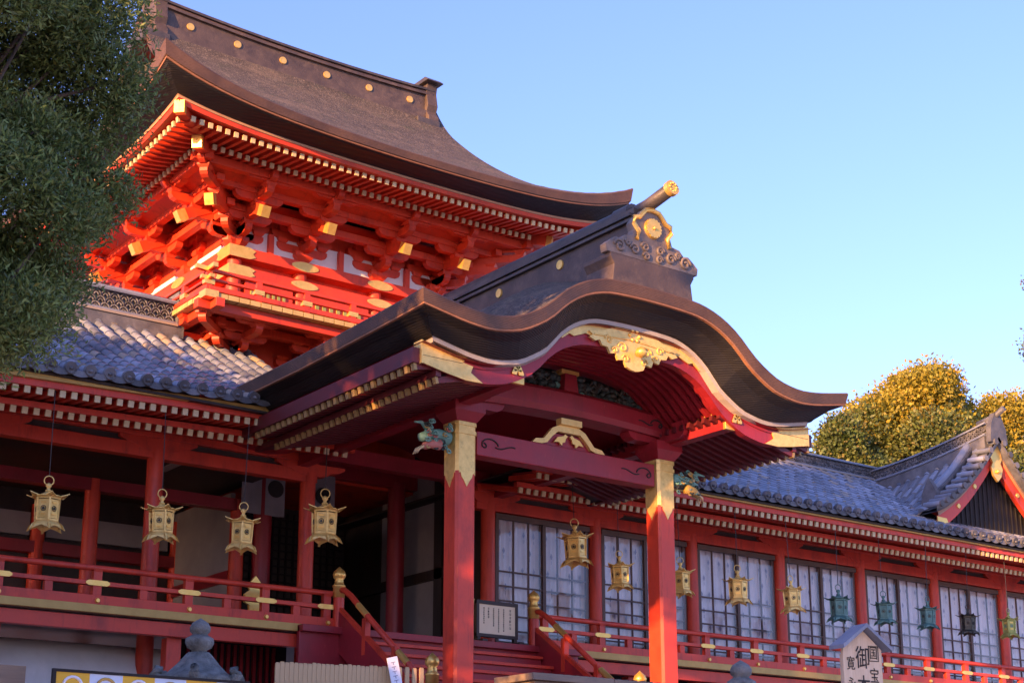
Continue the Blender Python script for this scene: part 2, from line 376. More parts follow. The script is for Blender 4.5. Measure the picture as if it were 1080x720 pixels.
# ------------------------------------------------------------------ corridor buildings
def rail_run(root, name, x0, x1, y, z, posts, mats=('vermilion', 'ochre'), h=.56):
    red = mats[0]
    m = MB(); m.bx(x0, x1, y - .07, y + .07, z + .02, z + .15, red)
    rl = m.build(name, root, bevel=.006)
    m = MB(); m.bx(x0, x1, y - .045, y + .045, z + .285, z + .345, red); m.build('middle_rail', rl, bevel=.006)
    m = MB(); m.cyl((x0, y, z + h - .035), (x1, y, z + h - .035), .042, .042, red, 10); m.build('top_rail', rl)
    m = MB(); m.bx(-.06, .06, -.042, .042, .14, h - .07, red); m.fr((0, 0), .09, .08, h - .10, .15, .11, h - .055, red)
    m.prism([(-.17, -.012), (-.13, -.036), (.13, -.036), (.17, -.012), (.17, .012), (.13, .036), (-.13, .036), (-.17, .012)], (0, -.047, .315), (1, 0, 0), (0, 0, 1), (0, -.012, 0), 'gold')
    m.lathe((0, 0, 0), [(.001, 0), (.001, .001)], red, 4)
    m.cyl((0, -.07, .075), (0, -.10, .075), .038, .026, 'gold', 12)
    proto = None
    s = MB(); s.bx(-.055, .055, -.04, .04, .15, .285, red); sp = None
    for i, px in enumerate(posts):
        if proto is None: proto = m.build('post', rl, loc=(px, y, z), bevel=.004)
        else: dup(proto, None, rl, (px, y, z))
        if i + 1 < len(posts):
            q = ((px + posts[i + 1]) / 2, y, z)
            if sp is None: sp = s.build('strut', rl, loc=q, bevel=.004)
            else: dup(sp, None, rl, q)
    return rl
def rafters(root, xs, yt, zt, ln, slope, w, h, name, red, zf=lambda x: 0, cap='cream_end', limit=100):
    m = MB(); d = V(0, 1, slope).normalized()
    m.beam(d * ln, V(0, 0, 0), w, h, red, cap, .03)
    pr = None
    for k, x in enumerate(xs[:limit]):
        L = (x, yt, zt + zf(x))
        if pr is None: pr = m.build(name, root, loc=L)
        else: dup(pr, None, root, L)
rnd_w = random.Random(9)
def window(root, x0, x1, y, z0, z1):
    """timber sash of four lights: frame > glass, curtain"""
    m = MB(); fw = .07
    m.bx(x0, x1, y - .05, y + .03, z0, z0 + .09, 'frame_wood'); m.bx(x0, x1, y - .05, y + .03, z1 - .09, z1, 'frame_wood')
    n = 2; xm = (x0 + x1) / 2
    for a, b, yy in ((x0, xm + .05, y - .012), (xm - .05, x1, y + .018)):
        for q in (a, b - fw): m.bx(q, q + fw, yy - .02, yy + .02, z0 + .09, z1 - .09, 'frame_wood')
        for mid in (a + (b - a) * .36, a + (b - a) * .66): m.bx(mid - .012, mid + .012, yy - .014, yy + .014, z0 + .09, z1 - .09, 'frame_wood')
        for t in (.09, .21, .33, .45, .57): 
            zz = lerp(z0 + .09, z1 - .09, t); m.bx(a + fw, b - fw, yy - .012, yy + .012, zz - .014, zz + .014, 'frame_wood')
    w = m.build('window', root)
    m = MB(); m.bx(x0 + .02, x1 - .02, y - .003, y + .002, z0 + .06, z1 - .06, 'glass'); m.build('pane', w)
    m = MB(); rows = []
    for zz in (z0 + .02, z1 - .02):
        rows.append([(x, y + .10 + .018 * math.sin((x - x0) * 23) + .01 * math.sin((x - x0) * 57 + 1), zz) for x in frange(x0, x1, 90)])
    m.grid(rows, 'white_cloth')
    for ci in range(4):
        cx = x0 + (x1 - x0) * (ci + .5) / 4
        for r_ in range(5):
            cz = z1 - .30 - r_ * .31; 
            if cz < z0 + .15: continue
            for dx in ((rnd_w.uniform(-.04, .04),) if r_ % 2 else (-.10 + rnd_w.uniform(-.03, .03), .12)):
                m.prism([(-.028, 0), (0, -.062), (.028, 0), (0, .062)], (cx + dx, y + .074, cz), (1, 0, 0), (0, 0, 1), (0, -.002, 0), 'motif')
                m.bx(cx + dx - .004, cx + dx + .004, y + .071, y + .073, cz - .14, cz - .075, 'motif')
    m.build('curtain', w)
def corridor(label, cols, x0, x1, right):
    root = thing('corridor_building', label, 'shrine corridor', ((x0 + x1) / 2, 23, .4), None)
    zf = (lambda x: .03 * max(0, min(5, x - 6.3))) if not right else (lambda x: .05)
    red = 'vermilion'
    m = MB(); m.cyl((0, 0, 0), (0, 0, 5.35), .128, .124, red, 16); pr = None
    for x in cols:
        for y in ((21.2,) if right else (21.2, 23.6, 26.0)):
            if pr is None: pr = m.build('column', root, loc=(x, y, .4))
            else: dup(pr, None, root, (x, y, .4))
    # floor, edge and under-structure
    m = MB(); m.bx(x0, x1, 20.03, 26.2, DECK - .10, DECK, 'frame_wood'); fl = m.build('floor', root)
    m = MB(); m.bx(x0, x1, 19.96, 20.03, DECK - .09, DECK + .02, 'ochre'); m.build('floor_edge', root, bevel=.005)
    m = MB(); m.bx(x0, x1, 20.06, 20.2, DECK - .31, DECK - .12, red); m.build('edge_beam', root, bevel=.006)
    m = MB(); m.bx(-.11, .11, -.09, .09, 0, 2.44, red); pr = None
    for x in cols[:-1] if not right else cols[1:]:
        if pr is None: pr = m.build('floor_post', root, loc=(x, 20.3, .4), bevel=.006)
        else: dup(pr, None, root, (x, 20.3, .4))
    # beams over the columns
    m = MB(); m.bx(x0, x1, 21.11, 21.29, 5.60, 5.80, red); m.build('lintel', root, bevel=.008)
    m = MB(); m.bx(x0, x1, 21.08, 21.32, 5.90, 6.06, red); m.build('eave_purlin', root, bevel=.008)
    arm = MB(); arm.prism([(-.62, .1), (-.62, .06), (-.5, .0), (-.36, -.02), (-.3, -.07), (-.15, -.1), (.15, -.1), (.3, -.07), (.36, -.02), (.5, 0), (.62, .06), (.62, .1)], (0, -.1, 0), (1, 0, 0), (0, 0, 1), (0, .2, 0), red)
    pr = None
    for x in cols:
        if pr is None: pr = arm.build('bracket_arm', root, loc=(x, 21.2, 5.80), bevel=.004)
        else: dup(pr, None, root, (x, 21.2, 5.80))
    m = MB(); m.bx(x0, x1, 21.17, 21.23, 5.80, 5.90, 'dark_wood'); m.build('frieze', root)
    # rafters in two tiers, the ends capped in pale metal
    xs = [x0 + .1 + .16 * k for k in range(int((x1 - x0 - .1) / .16))]
    if not right: xs = [x for x in xs if 3.6 < x < 11.75]
    else: xs = [x for x in xs if x < 31.5]
    ys = sorted(xs, key=lambda x: (x if right else -x))[:100]
    rafters(root, ys, 19.5, 5.82, .8, .12, .07, .085, 'flying_rafter', red, zf)
    rafters(root, ys, 20.0, 5.67, 1.6, .24, .07, .085, 'base_rafter', red, zf)
    def strip(name, y0, y1, z0, z1, mm, slope=0, ln=None):
        mb = MB(); rows = [[(x, y0, z0 + zf(x)) , (x, y0, z1 + zf(x)), (x, y1, z1 + slope + zf(x)), (x, y1, z0 + slope + zf(x)), (x, y0, z0 + zf(x))] for x in frange(x0, x1, 24)]
        mb.grid(rows, mm, False); mb.add(rows[0][:4] + rows[-1][:4], [(0, 1, 2, 3), (7, 6, 5, 4)], mm); return mb.build(name, root)
    strip('eave_board', 19.46, 19.56, 5.868, 5.955, red); strip('eave_trim', 19.40, 19.58, 5.958, 6.03, 'ochre')
    strip('tier_board', 19.97, 20.06, 5.716, 5.80, red)
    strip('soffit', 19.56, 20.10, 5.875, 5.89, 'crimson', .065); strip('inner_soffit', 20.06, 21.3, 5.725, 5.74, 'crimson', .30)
    # roof
    P = lambda a, s: (a, 19.3 + 4.3 * s, corridor_z(19.3 + 4.3 * s) + zf(a) * .8 * (1 - s))
    m = MB(); acs = [x0 + .27 * k for k in range(int((x1 - x0) / .27) + 1)]
    tile_slope(m, acs, P, 17)
    rows = [[Vector(P(a, s)) - V(0, 0, .03) for s in frange(0, 1, 12)] for a in frange(x0, x1, 12)]
    m.grid(rows, 'tile_dark')
    rows = [[(a, 23.6 + 4.3 * (1 - s), corridor_z(19.3 + 4.3 * s)) for s in frange(0, 1, 8)] for a in (x0, x1)]
    m.grid(rows, 'tile'); m.bx(x0, x1, 19.36, 27.8, 6.035, 6.07, 'dark_wood')
    rf = m.build('tiled_roof', root)
    return root, rf, zf
LC = [11.78, 9.2, 6.65, 4.1, 1.5]
RC = [15.30 + 2.36 * k for k in range(8)]
left, lroof, lzf = corridor('long red corridor hall left of the gate, open behind its railing', LC, -1.0, 11.9, False)
m = MB(); wave_ridge(m, [(x, 23.6, 8.46) for x in frange(-1.0, 10.36, 18)], .58, .42)
m.bx(10.36, 10.48, 23.3, 23.9, 8.3, 9.12, 'tile_dark'); m.build('ridge', lroof)
right, rroof, rzf = corridor('long red corridor hall right of the gate, closed with curtained windows', RC, 15.0, 33.0, True)
m = MB(); wave_ridge(m, [(x, 23.6, 8.28) for x in frange(15.9, 28.15, 18)], .44, .42); wave_ridge(m, [(x, 23.6, 8.28) for x in frange(28.2, 33, 8)], .44, .42); m.build('ridge', rroof)
# left hall: railings, walls, plinth
rail_run(left, 'railing', 0, 11.62, 20.06, DECK, [6.62 - 1.33 * k for k in range(4, -1, -1)] + [7.96, 9.3, 10.5, 11.52])
m = MB(); rows = []
for x in frange(-1, 9.65, 12): rows.append([(x, 21.05, .4), (x, 21.08, 1.6), (x, 21.14, 2.4), (x, 21.26, 2.68), (x, 21.5, 2.84), (x, 22.3, 2.92)])
rows += [[(9.65 + a, 21.05 + b + c * .6, z) for (a, b, c, z) in [(k * .12, 0, k * .12, .4), (k * .12, .03, k * .12, 1.6), (k * .11, .09, k * .12, 2.4), (k * .09, .21, k * .1, 2.68), (k * .05, .45, k * .1, 2.84), (0, 1.25, 0, 2.92)]] for k in range(1, 5)]
rows.append([(p[0], 24, p[2]) for p in rows[-1]])
m.grid(rows, 'plaster'); m.build('plaster_plinth', left)
m = MB()
for k in range(14): m.bx(10.0 + k * .11, 10.05 + k * .11, 21.5, 21.55, .4, 3.0, 'crimson')
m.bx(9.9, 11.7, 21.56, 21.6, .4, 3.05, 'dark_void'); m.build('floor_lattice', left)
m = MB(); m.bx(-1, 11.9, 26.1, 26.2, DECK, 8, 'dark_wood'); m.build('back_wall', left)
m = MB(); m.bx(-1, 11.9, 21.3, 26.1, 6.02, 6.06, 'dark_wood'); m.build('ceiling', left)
m = MB()
for x in (9.2, 6.65, 4.1): m.bx(x + .15, x + 2.4, 25.98, 26.08, 5.2, 5.6, 'grey_plaster')
m.build('white_panel', left)
m = MB(); m.bx(11.72, 11.80, 23.75, 26.0, DECK, 5.9, 'grey_plaster'); m.build('white_wall', left)
m = MB(); m.bx(11.69, 11.83, 23.72, 26.0, 4.35, 4.55, 'crimson'); m.build('wall_rail', left)
m = MB(); m.bx(-1, 11.8, 23.5, 23.7, 5.55, 5.75, 'crimson'); m.build('inner_beam', left)
m = MB(); m.bx(-1, 11.8, 25.9, 26.08, 4.9, 5.1, 'crimson'); m.build('inner_beam', left)
# right hall: windows, railing, dark under-floor
for i in range(len(RC) - 1): window(right, RC[i] + .14, RC[i + 1] - .14, 21.2, 4.02 - .72, 5.58)
m = MB(); m.bx(15.3, 33, 21.12, 21.28, DECK, 3.29, 'crimson'); m.build('sill', right)
m = MB(); m.bx(15.0, 33, 21.9, 22.0, DECK, 6.0, 'dark_wood'); m.build('back_wall', right)
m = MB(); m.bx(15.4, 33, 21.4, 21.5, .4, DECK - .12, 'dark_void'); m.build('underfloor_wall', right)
rail_run(right, 'railing', 15.44, 33, 20.06, DECK, [15.62 + 1.21 * k for k in range(14)])

# ------------------------------------------------------------------ gabled wing on the right roof
GX = 28.15
wing = thing('gabled_roof', 'tiled gable with red bargeboards standing on the right hall roof', 'gable roof', (GX, 21.8, 6.5))
def ridge_z(y):
    t = max(0, (23.6 - y) / 3.6)
    return 8.22 + .50 * t ** 1.7
def wing_z(dx, y):
    q = min(1, abs(dx) / 2.25)
    return ridge_z(y) - 1.95 * (1.38 * q - .38 * q * q) + .10 * q * q
m = MB()
for sgn in (-1, 1):
    tile_slope(m, [23.9 - .27 * k for k in range(14)], lambda a, s: (GX + sgn * 2.25 * (1 - s), a, wing_z(2.25 * (1 - s), a)), 9, disc=False)
    m.grid([[(GX + sgn * 2.25 * s, y, wing_z(2.25 * s, y) - .03) for s in frange(0, 1, 8)] for y in (20.05, 23.9)], 'tile_dark')
    # verge tiles: short round tiles turned to the gable, each with an end disc
    for k in range(11):
        dx = .14 + k * .2; z = wing_z(dx, 20.2) + .05; x = GX + sgn * dx
        m.cyl((x, 20.42, z + .03), (x, 19.98, z), .055, .064, 'tile', 10); m.cyl((x, 19.985, z), (x, 19.945, z), .07, .07, 'tile_dark', 12)
    m.grid([[(GX + sgn * 2.3 * s, y, wing_z(2.3 * s, 20.2) - d) for s in frange(0, 1, 10)] for y, d in ((19.98, -.02), (19.98, .09), (20.4, .09))], 'tile_dark')
rf = m.build('tiled_roof', wing)
m = MB(); wave_ridge(m, [(GX, y, ridge_z(y)) for y in frange(23.55, 20.15, 14)], .40, .40)
m.prism([(-.3, -.25), (.3, -.25), (.26, .1), (.16, .3), (.1, .42), (-.1, .42), (-.16, .3), (-.26, .1)], (GX, 20.1, ridge_z(20.1) + .1), (1, 0, 0), (0, 0, 1), (0, -.12, 0), 'tile_dark')
m.tube([(GX, 20.5, ridge_z(20.2) + .40), (GX, 20.05, ridge_z(20.1) + .46), (GX, 19.80, ridge_z(20.1) + .60)], .065, 'tile_dark', 10)
m.build('ridge', rf)
m = MB()
for sgn in (-1, 1):
    pts = [(GX + sgn * dx, 20.62, wing_z(dx, 20.6) + .02) for dx in frange(.22, 1.55, 10)]
    m.tube([Vector(p) + V(0, 0, .26) for p in pts], .085, 'tile', 10)
    for zz, w_ in ((.0, .16), (.09, .11), (.18, .14)):
        m.grid([[Vector(p) + V(0, -w_, zz), Vector(p) + V(0, -w_, zz + .07), Vector(p) + V(0, w_, zz + .07), Vector(p) + V(0, w_, zz)] for p in pts], 'tile_dark', False)
    e = Vector(pts[-1])
    m.prism([(-.22, -.12), (.22, -.12), (.2, .15), (.1, .34), (.0, .5), (-.1, .34), (-.2, .15)], e + V(sgn * .03, 0, .0), (0, 1, 0), (0, 0, 1), (sgn * .12, 0, 0), 'tile_dark')
m.build('descending_ridge', rf)
def gable_curve(dx, off): return wing_z(dx, 20.2) - off
for sgn in (-1, 1):
    ds = frange(0, 2.1, 14)
    m = MB(); m.grid([[(GX + sgn * d, y, gable_curve(d, o)) for d in ds] for y, o in ((20.12, .10), (20.10, .20), (20.2, .20))], 'tan_trim', False); m.build('verge_trim', wing)
    m = MB(); m.grid([[(GX + sgn * d, y, gable_curve(d, o)) for d in ds] for y, o in ((20.3, .10), (20.16, .20), (20.16, .52), (20.26, .52))], 'vermilion', False)
    for d in (.75, 1.35): m.cyl((GX + sgn * d, 20.165, gable_curve(d, .36)), (GX + sgn * d, 20.14, gable_curve(d, .36)), .06, .05, 'gold', 12)
    m.prism([(0, .0), (-.28, -.03), (-.38, .13), (-.30, .30), (0, .31)] if sgn > 0 else [(0, 0), (.28, -.03), (.38, .13), (.3, .3), (0, .31)], (GX + sgn * 2.1, 20.15, gable_curve(2.1, .52)), (1, 0, 0), (0, 0, 1), (0, -.02, 0), 'gold')
    m.build('bargeboard', wing)
m = MB(); m.prism([(0, .42), (.14, .36), (.2, .1), (.13, .0), (.2, -.12), (.13, -.3), (0, -.42), (-.13, -.3), (-.2, -.12), (-.13, 0), (-.2, .1), (-.14, .36)], (GX, 20.14, ridge_z(20.2) - .55), (1, 0, 0), (0, 0, 1), (0, -.05, 0), 'gold')
m.lathe((GX, 20.08, ridge_z(20.2) - .75), [(.001, -.05), (.06, -.03), (.06, .03), (.001, .05)], 'gold', 10); m.build('gable_ornament', wing)
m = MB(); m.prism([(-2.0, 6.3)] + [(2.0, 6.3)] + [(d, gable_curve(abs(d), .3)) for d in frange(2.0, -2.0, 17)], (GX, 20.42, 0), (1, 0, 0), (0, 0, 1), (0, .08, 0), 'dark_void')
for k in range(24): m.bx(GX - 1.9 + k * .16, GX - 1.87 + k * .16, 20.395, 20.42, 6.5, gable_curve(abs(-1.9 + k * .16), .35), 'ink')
m.build('gable_wall', wing)

# ------------------------------------------------------------------ two-storey gate
gate = thing('two_storey_gate', 'tall vermilion two-storey shrine gate under a sweeping bark roof', 'shrine gate', (X0, 25.4, .4))
GC = [11.45, 12.75, 14.33, 15.63]; GY = [23.5, 25.4, 27.3]
m = MB(); m.bx(11.5, 15.58, 23.55, 27.25, 6.3, 8.25, 'gate_red'); m.bx(11.42, 11.5, 23.5, 27.3, 6.3, 8.25, 'crimson'); m.bx(15.58, 15.66, 23.5, 27.3, 6.3, 8.25, 'crimson'); m.build('lower_wall', gate)
m = MB(); m.bx(11.5, 15.58, 21.3, 30.0, DECK - .12, DECK - .01, 'frame_wood'); m.build('floor', gate)
m = MB(); m.bx(15.32, 15.40, 21.4, 27.45, DECK, 7.2, 'dark_wood'); m.build('side_wall', gate)
m = MB(); m.bx(15.29, 15.32, 22.75, 24.6, 3.3, 6.6, 'grey_plaster'); m.build('white_panel', gate)
m = MB(); m.bx(15.23, 15.29, 22.4, 27.3, 4.62, 4.8, 'dark_wood'); m.bx(15.23, 15.29, 22.5, 22.75, DECK, 6.8, 'dark_wood'); m.build('wall_rail', gate)
m = MB(); m.bx(11.2, 15.8, 27.4, 27.5, DECK, 8.2, 'dark_wood'); m.build('rear_wall', gate)
m = MB(); m.bx(12.4, 15.3, 26.0, 26.1, DECK, 6.6, 'dark_wood')
for k in range(18): m.bx(12.5 + k * .15, 12.53 + k * .15, 25.96, 26.0, 3.4, 6.2, 'dark_void')
for k in range(18): m.bx(12.45, 15.25, 25.965, 26.0, 3.5 + k * .15, 3.53 + k * .15, 'dark_void')
m.build('lattice_door', gate)
m = MB(); m.bx(11.5, 15.3, 23.4, 23.6, 6.35, 6.7, 'crimson'); m.build('inner_beam', gate)
m = MB(); m.bx(11.7, 15.4, 21.1, 21.3, 6.0, 6.25, 'crimson'); m.build('inner_beam', gate)
m = MB(); m.cyl((0, 0, 0), (0, 0, 3.3), .16, .16, 'crimson', 16); pr = None
for x in (12.2, 14.9):
    if pr is None: pr = m.build('lower_column', gate, loc=(x, 23.5, DECK))
    else: dup(pr, None, gate, (x, 23.5, DECK))
# upper storey
m = MB(); m.bx(11.5, 15.58, 23.55, 27.25, 8.25, 11.2, 'gate_red'); m.build('upper_wall', gate)
m = MB(); m.cyl((0, 0, 0), (0, 0, 1.5), .13, .125, 'gate_red', 16); pr = None
for x in GC:
    for y in GY:
        if x in GC[1:3] and y != 23.5: continue
        L = (x, y, 8.78)
        if pr is None: pr = m.build('upper_column', gate, loc=L)
        else: dup(pr, None, gate, L)
def ring(name, half_x, half_y, w, z0, z1, mm, ext=0):
    m = MB(); ax, ay = half_x, half_y; cy = 25.4
    m.bx(X0 - ax - ext, X0 + ax + ext, cy - ay - w / 2, cy - ay + w / 2, z0, z1, mm); m.bx(X0 - ax - ext, X0 + ax + ext, cy + ay - w / 2, cy + ay + w / 2, z0, z1, mm)
    e = .004
    m.bx(X0 - ax - w / 2, X0 - ax + w / 2, cy - ay - ext, cy + ay + ext, z0 + e, z1 - e, mm); m.bx(X0 + ax - w / 2, X0 + ax + w / 2, cy - ay - ext, cy + ay + ext, z0 + e, z1 - e, mm)
    return m.build(name, gate, bevel=.01)
for nm, z0, z1 in (('upper_beam', 10.0, 10.2), ('lower_beam', 9.66, 9.84)):
    b = ring(nm, 2.10, 1.92, .36, z0, z1, 'gate_red')
    m = MB(); hh = (z1 - z0) / 2 - .012
    oval = [(.25 * math.cos(t) * (1 + .10 * math.cos(2 * t)), hh * math.sin(t)) for t in frange(0, 2 * math.pi, 25)[:-1]]
    m.prism(oval, (0, 0, 0), (1, 0, 0), (0, 0, 1), (0, -.012, 0), 'gold'); pr = None
    for x in GC[1:3]:
        L = (x, 25.4 - 1.92 - .18, (z0 + z1) / 2)
        if pr is None: pr = m.build('gold_fitting', b, loc=L)
        else: dup(pr, None, b, L)
    for y in (25.4,): dup(pr, None, b, (X0 - 2.28, y, (z0 + z1) / 2), rot=(0, 0, -math.pi / 2))
    m = MB(); h2 = (z1 - z0) / 2 + .006      # corner sleeve
    xc, yc = X0 - 2.28, 25.4 - 2.10; zc = (z0 + z1) / 2
    sh = [(0, -h2), (.38, -h2), (.50, -h2 * .55), (.44, 0), (.50, h2 * .55), (.38, h2), (0, h2)]
    m.prism([(-.012, -h2)] + sh[1:6] + [(-.012, h2)], (xc, yc, zc), (1, 0, 0), (0, 0, 1), (0, -.012, 0), 'gold'); m.prism(sh, (xc, yc, zc), (0, 1, 0), (0, 0, 1), (-.012, 0, 0), 'gold')
    m.build('corner_sleeve', b); 
    mm_ = MB(); mm_.prism([(-.012, -h2)] + sh[1:6] + [(-.012, h2)], (X0 + 2.28, yc, zc), (-1, 0, 0), (0, 0, 1), (0, -.012, 0), 'gold'); mm_.build('corner_sleeve', b)
m = MB(); m.bx(11.52, 15.56, 23.46, 23.54, 10.21, 10.62, 'plaster'); m.bx(11.41, 11.49, 23.5, 27.3, 10.205, 10.42, 'plaster'); m.build('plaster_band', gate)
m = MB()
for i in range(3):
    a, b = GC[i] + .18, GC[i + 1] - .18
    m.bx(a, b, 23.40, 23.5, 8.85, 9.62, 'gate_red')
    n = 7
    for k in range(n): m.bx(a + .1 + (b - a - .2) * k / n, a + .1 + (b - a - .2) * (k + .45) / n, 23.37, 23.40, 8.95, 9.5, 'yellow_green')
m.build('lattice_window', gate)
m = MB()
for i in range(3):
    a, b = GC[i] + .2, GC[i + 1] - .2; c = (a + b) / 2
    m = MB(); m.bx(c - .05, c + .05, 23.38, 23.46, 10.2, 10.6, 'gate_red'); m.build('strut', gate)
# bracket sets
def hijiki(mb, o, u, L, h, w, mm):
    u = Vector(u); sd = V(-u.y, u.x, 0) * w
    pts = [(-L / 2, h), (-L / 2, h * .5), (-L / 2 + .25 * h, h * .12), (-L / 2 + .8 * h, -.02), (L / 2 - .8 * h, -.02), (L / 2 - .25 * h, h * .12), (L / 2, h * .5), (L / 2, h)]
    mb.prism(pts, Vector(o) - sd * .5, u, (0, 0, 1), sd, mm)
def bracket_mesh(steps, sl, sh, daito, arm, tail, red='gate_red', diag=False):
    mb = MB(); k = 1.414 if diag else 1
    out = V(0, -1, 0)
    mb.fr((0, 0), .24, .24, 0, .36, .36, daito * .5, red); mb.fr((0, 0), .36, .36, daito * .5, .36, .36, daito, red)
    ah = sh * .6; mh = sh * .4; w = .125
    for i in range(steps):
        z = daito + i * sh; e = .003 * i
        ln = (i + 1) * sl * k
        hijiki(mb, (0, -(ln - .25) / 2, z + e), (0, 1, 0), ln + .4, ah, w + .004 * i, red)
        mb.fr((0, -ln), .15, .15, z + ah, .21, .21, z + ah + mh * .55, red); mb.fr((0, -ln), .21, .21, z + ah + mh * .55, .21, .21, z + ah + mh, red)
        y = -i * sl * k
        if not diag and i and steps > 2:
            hijiki(mb, (0, 0, z - .002), (1, 0, 0), arm * (1.0 + .35 * (i == 1)), ah, w, red)
            for q in (-arm * .42, arm * .42): mb.fr((q, 0), .14, .14, z + ah, .20, .20, z + ah + mh, red)
        if not diag:
            L = arm * (1.0 + .12 * (i == 0))
            hijiki(mb, (0, y, z - .004), (1, 0, 0), L, ah, w, red)
            for q in (-L / 2 + .11, 0, L / 2 - .11):
                mb.fr((q, y), .15, .15, z + ah, .21, .21, z + ah + mh * .55, red); mb.fr((q, y), .21, .21, z + ah + mh * .55, .21, .21, z + ah + mh, red)
    if not diag:
        z = daito + steps * sh; y = -steps * sl
        hijiki(mb, (0, y, z - .004), (1, 0, 0), arm, ah, w, red)
        for q in (-arm / 2 + .11, 0, arm / 2 - .11): mb.fr((q, y), .15, .15, z + ah, .21, .21, z + ah + mh, red)
    if tail:
        hijiki(mb, (0, -steps * sl * k * .5, daito + steps * sh - .01), (0, 1, 0), steps * sl * k + .5, ah, w * .9, red)
        y1 = -tail * k
        mb.beam((0, .1, daito + steps * sh + .10), (0, y1, daito + .62 * sh), .15, .19, red, 'gold', .16)
    return mb
def put_brackets(name, z, args, corner_args):
    p = bracket_mesh(*args); pr = None
    for x in GC[1:3] + [GC[0], GC[3]]:
        L = (x, 23.5, z)
        if pr is None: pr = p.build(name, gate, loc=L)
        else: dup(pr, None, gate, L)
    for y in (23.5, 25.4, 27.3): dup(pr, None, gate, (GC[0], y, z + .002), rot=(0, 0, -math.pi / 2))
    for y in (23.5, 25.4): dup(pr, None, gate, (GC[3], y, z + .002), rot=(0, 0, math.pi / 2))
    c = bracket_mesh(*corner_args, diag=True).build('corner_' + name, gate, loc=(GC[0], 23.5, z + .004), rot=(0, 0, -math.pi / 4))
    dup(c, None, gate, (GC[3], 23.5, z + .004), rot=(0, 0, math.pi / 4))
put_brackets('eave_bracket', 10.24, (3, .40, .215, .16, .92, 1.12), (3, .40, .215, .16, .92, 1.02))
put_brackets('balcony_bracket', 8.12, (2, .50, .15, .12, .80, 0), (2, .50, .15, .12, .80, 0))
for i, (d, z) in enumerate(((.42, 10.72), (.82, 10.93), (1.24, 11.06))):
    ring('purlin', 2.09 + d, 1.9 + d, .15, z, z + .13 + .02 * (i == 2), 'gate_red', .22)
m = MB()                                     # sloping ribbed soffit between wall and purlin
def soff(x0, y0, x1, y1, z0, z1):
    c = 25.4
    for sx in (1, -1):
        m.add([(X0 + sx * x0, c - y0, z0), (X0 + sx * x0, c + y0, z0), (X0 + sx * x1, c + y1, z1), (X0 + sx * x1, c - y1, z1)], [(0, 1, 2, 3)], 'gate_red')
        m.add([(X0 - x0, c + sx * y0, z0), (X0 + x0, c + sx * y0, z0), (X0 + x1, c + sx * y1, z1), (X0 - x1, c + sx * y1, z1)], [(0, 1, 2, 3)], 'gate_red')
soff(2.05, 1.88, 2.5, 2.33, 10.95, 11.02); soff(2.9, 2.73, 3.3, 3.13, 11.0, 11.16); m.build('bracket_soffit', gate)
# balcony
m = MB(); bx0, bx1, by0, by1 = 10.29, 16.79, 22.1, 28.7
m.bx(bx0 + .1, bx1 - .1, by0 + .1, by1 - .1, 8.70, 8.765, 'gate_red')
for k in range(int((bx1 - bx0) / .2)): m.bx(bx0 + k * .2 + .008, bx0 + (k + 1) * .2 - .008, by0, by0 + .5, 8.692, 8.775, 'gold_stripe')
for k in range(int((by1 - by0 - .5) / .2)): m.bx(bx0, bx0 + .5, by0 + .5 + k * .2 + .008, by0 + .5 + (k + 1) * .2 - .008, 8.692, 8.775, 'gold_stripe')
m.bx(bx0 - .02, bx0 + .22, by0 - .02, by0 + .22, 8.68, 8.80, 'gold')
m.build('balcony_floor', gate)
ring('balcony_beam', 3.25 - .24, 3.3 - .24, .16, 8.53, 8.69, 'gate_red', .3)
ring('balcony_inner_beam', 2.62, 2.45, .14, 8.50, 8.64, 'gate_red', .2)
for nm, z0, z1, w, ex in (('balcony_bottom_rail', 8.80, 8.89, .10, .0), ('balcony_middle_rail', 8.98, 9.03, .07, .12), ('balcony_top_rail', 9.13, 9.19, .075, .22)):
    r_ = ring(nm, 3.18, 3.23, w, z0, z1, 'gate_red', ex)
    if ex:
        zc = (z0 + z1) / 2
        for sx in (-1, 1):
            m = MB(); m.beam((X0 + sx * (3.18 - .05), 22.17, zc), (X0 + sx * (3.18 + ex + .02), 22.17, zc + .02), w + .012, z1 - z0 + .012, 'gold'); m.build('gold_tip', r_)
        m = MB(); m.beam((X0 - 3.18, 22.17 + .05, zc + .006), (X0 - 3.18, 22.17 - ex - .02, zc + .026), w + .012, z1 - z0 + .012, 'gold'); m.build('gold_tip', r_)
m = MB(); m.bx(-.05, .05, -.04, .04, 0, .35, 'gate_red'); m.bx(-.09, .09, -.05, .05, .13, .21, 'gold'); pr = None
for x in frange(X0 - 3.18, X0 + 3.18, 8):
    if pr is None: pr = m.build('balcony_post', gate, loc=(x, 22.17, 8.78))
    else: dup(pr, None, gate, (x, 22.17, 8.78))
for y in frange(22.17 + .9, 28.63, 8): dup(pr, None, gate, (X0 - 3.18, y, 8.78), rot=(0, 0, math.pi / 2))
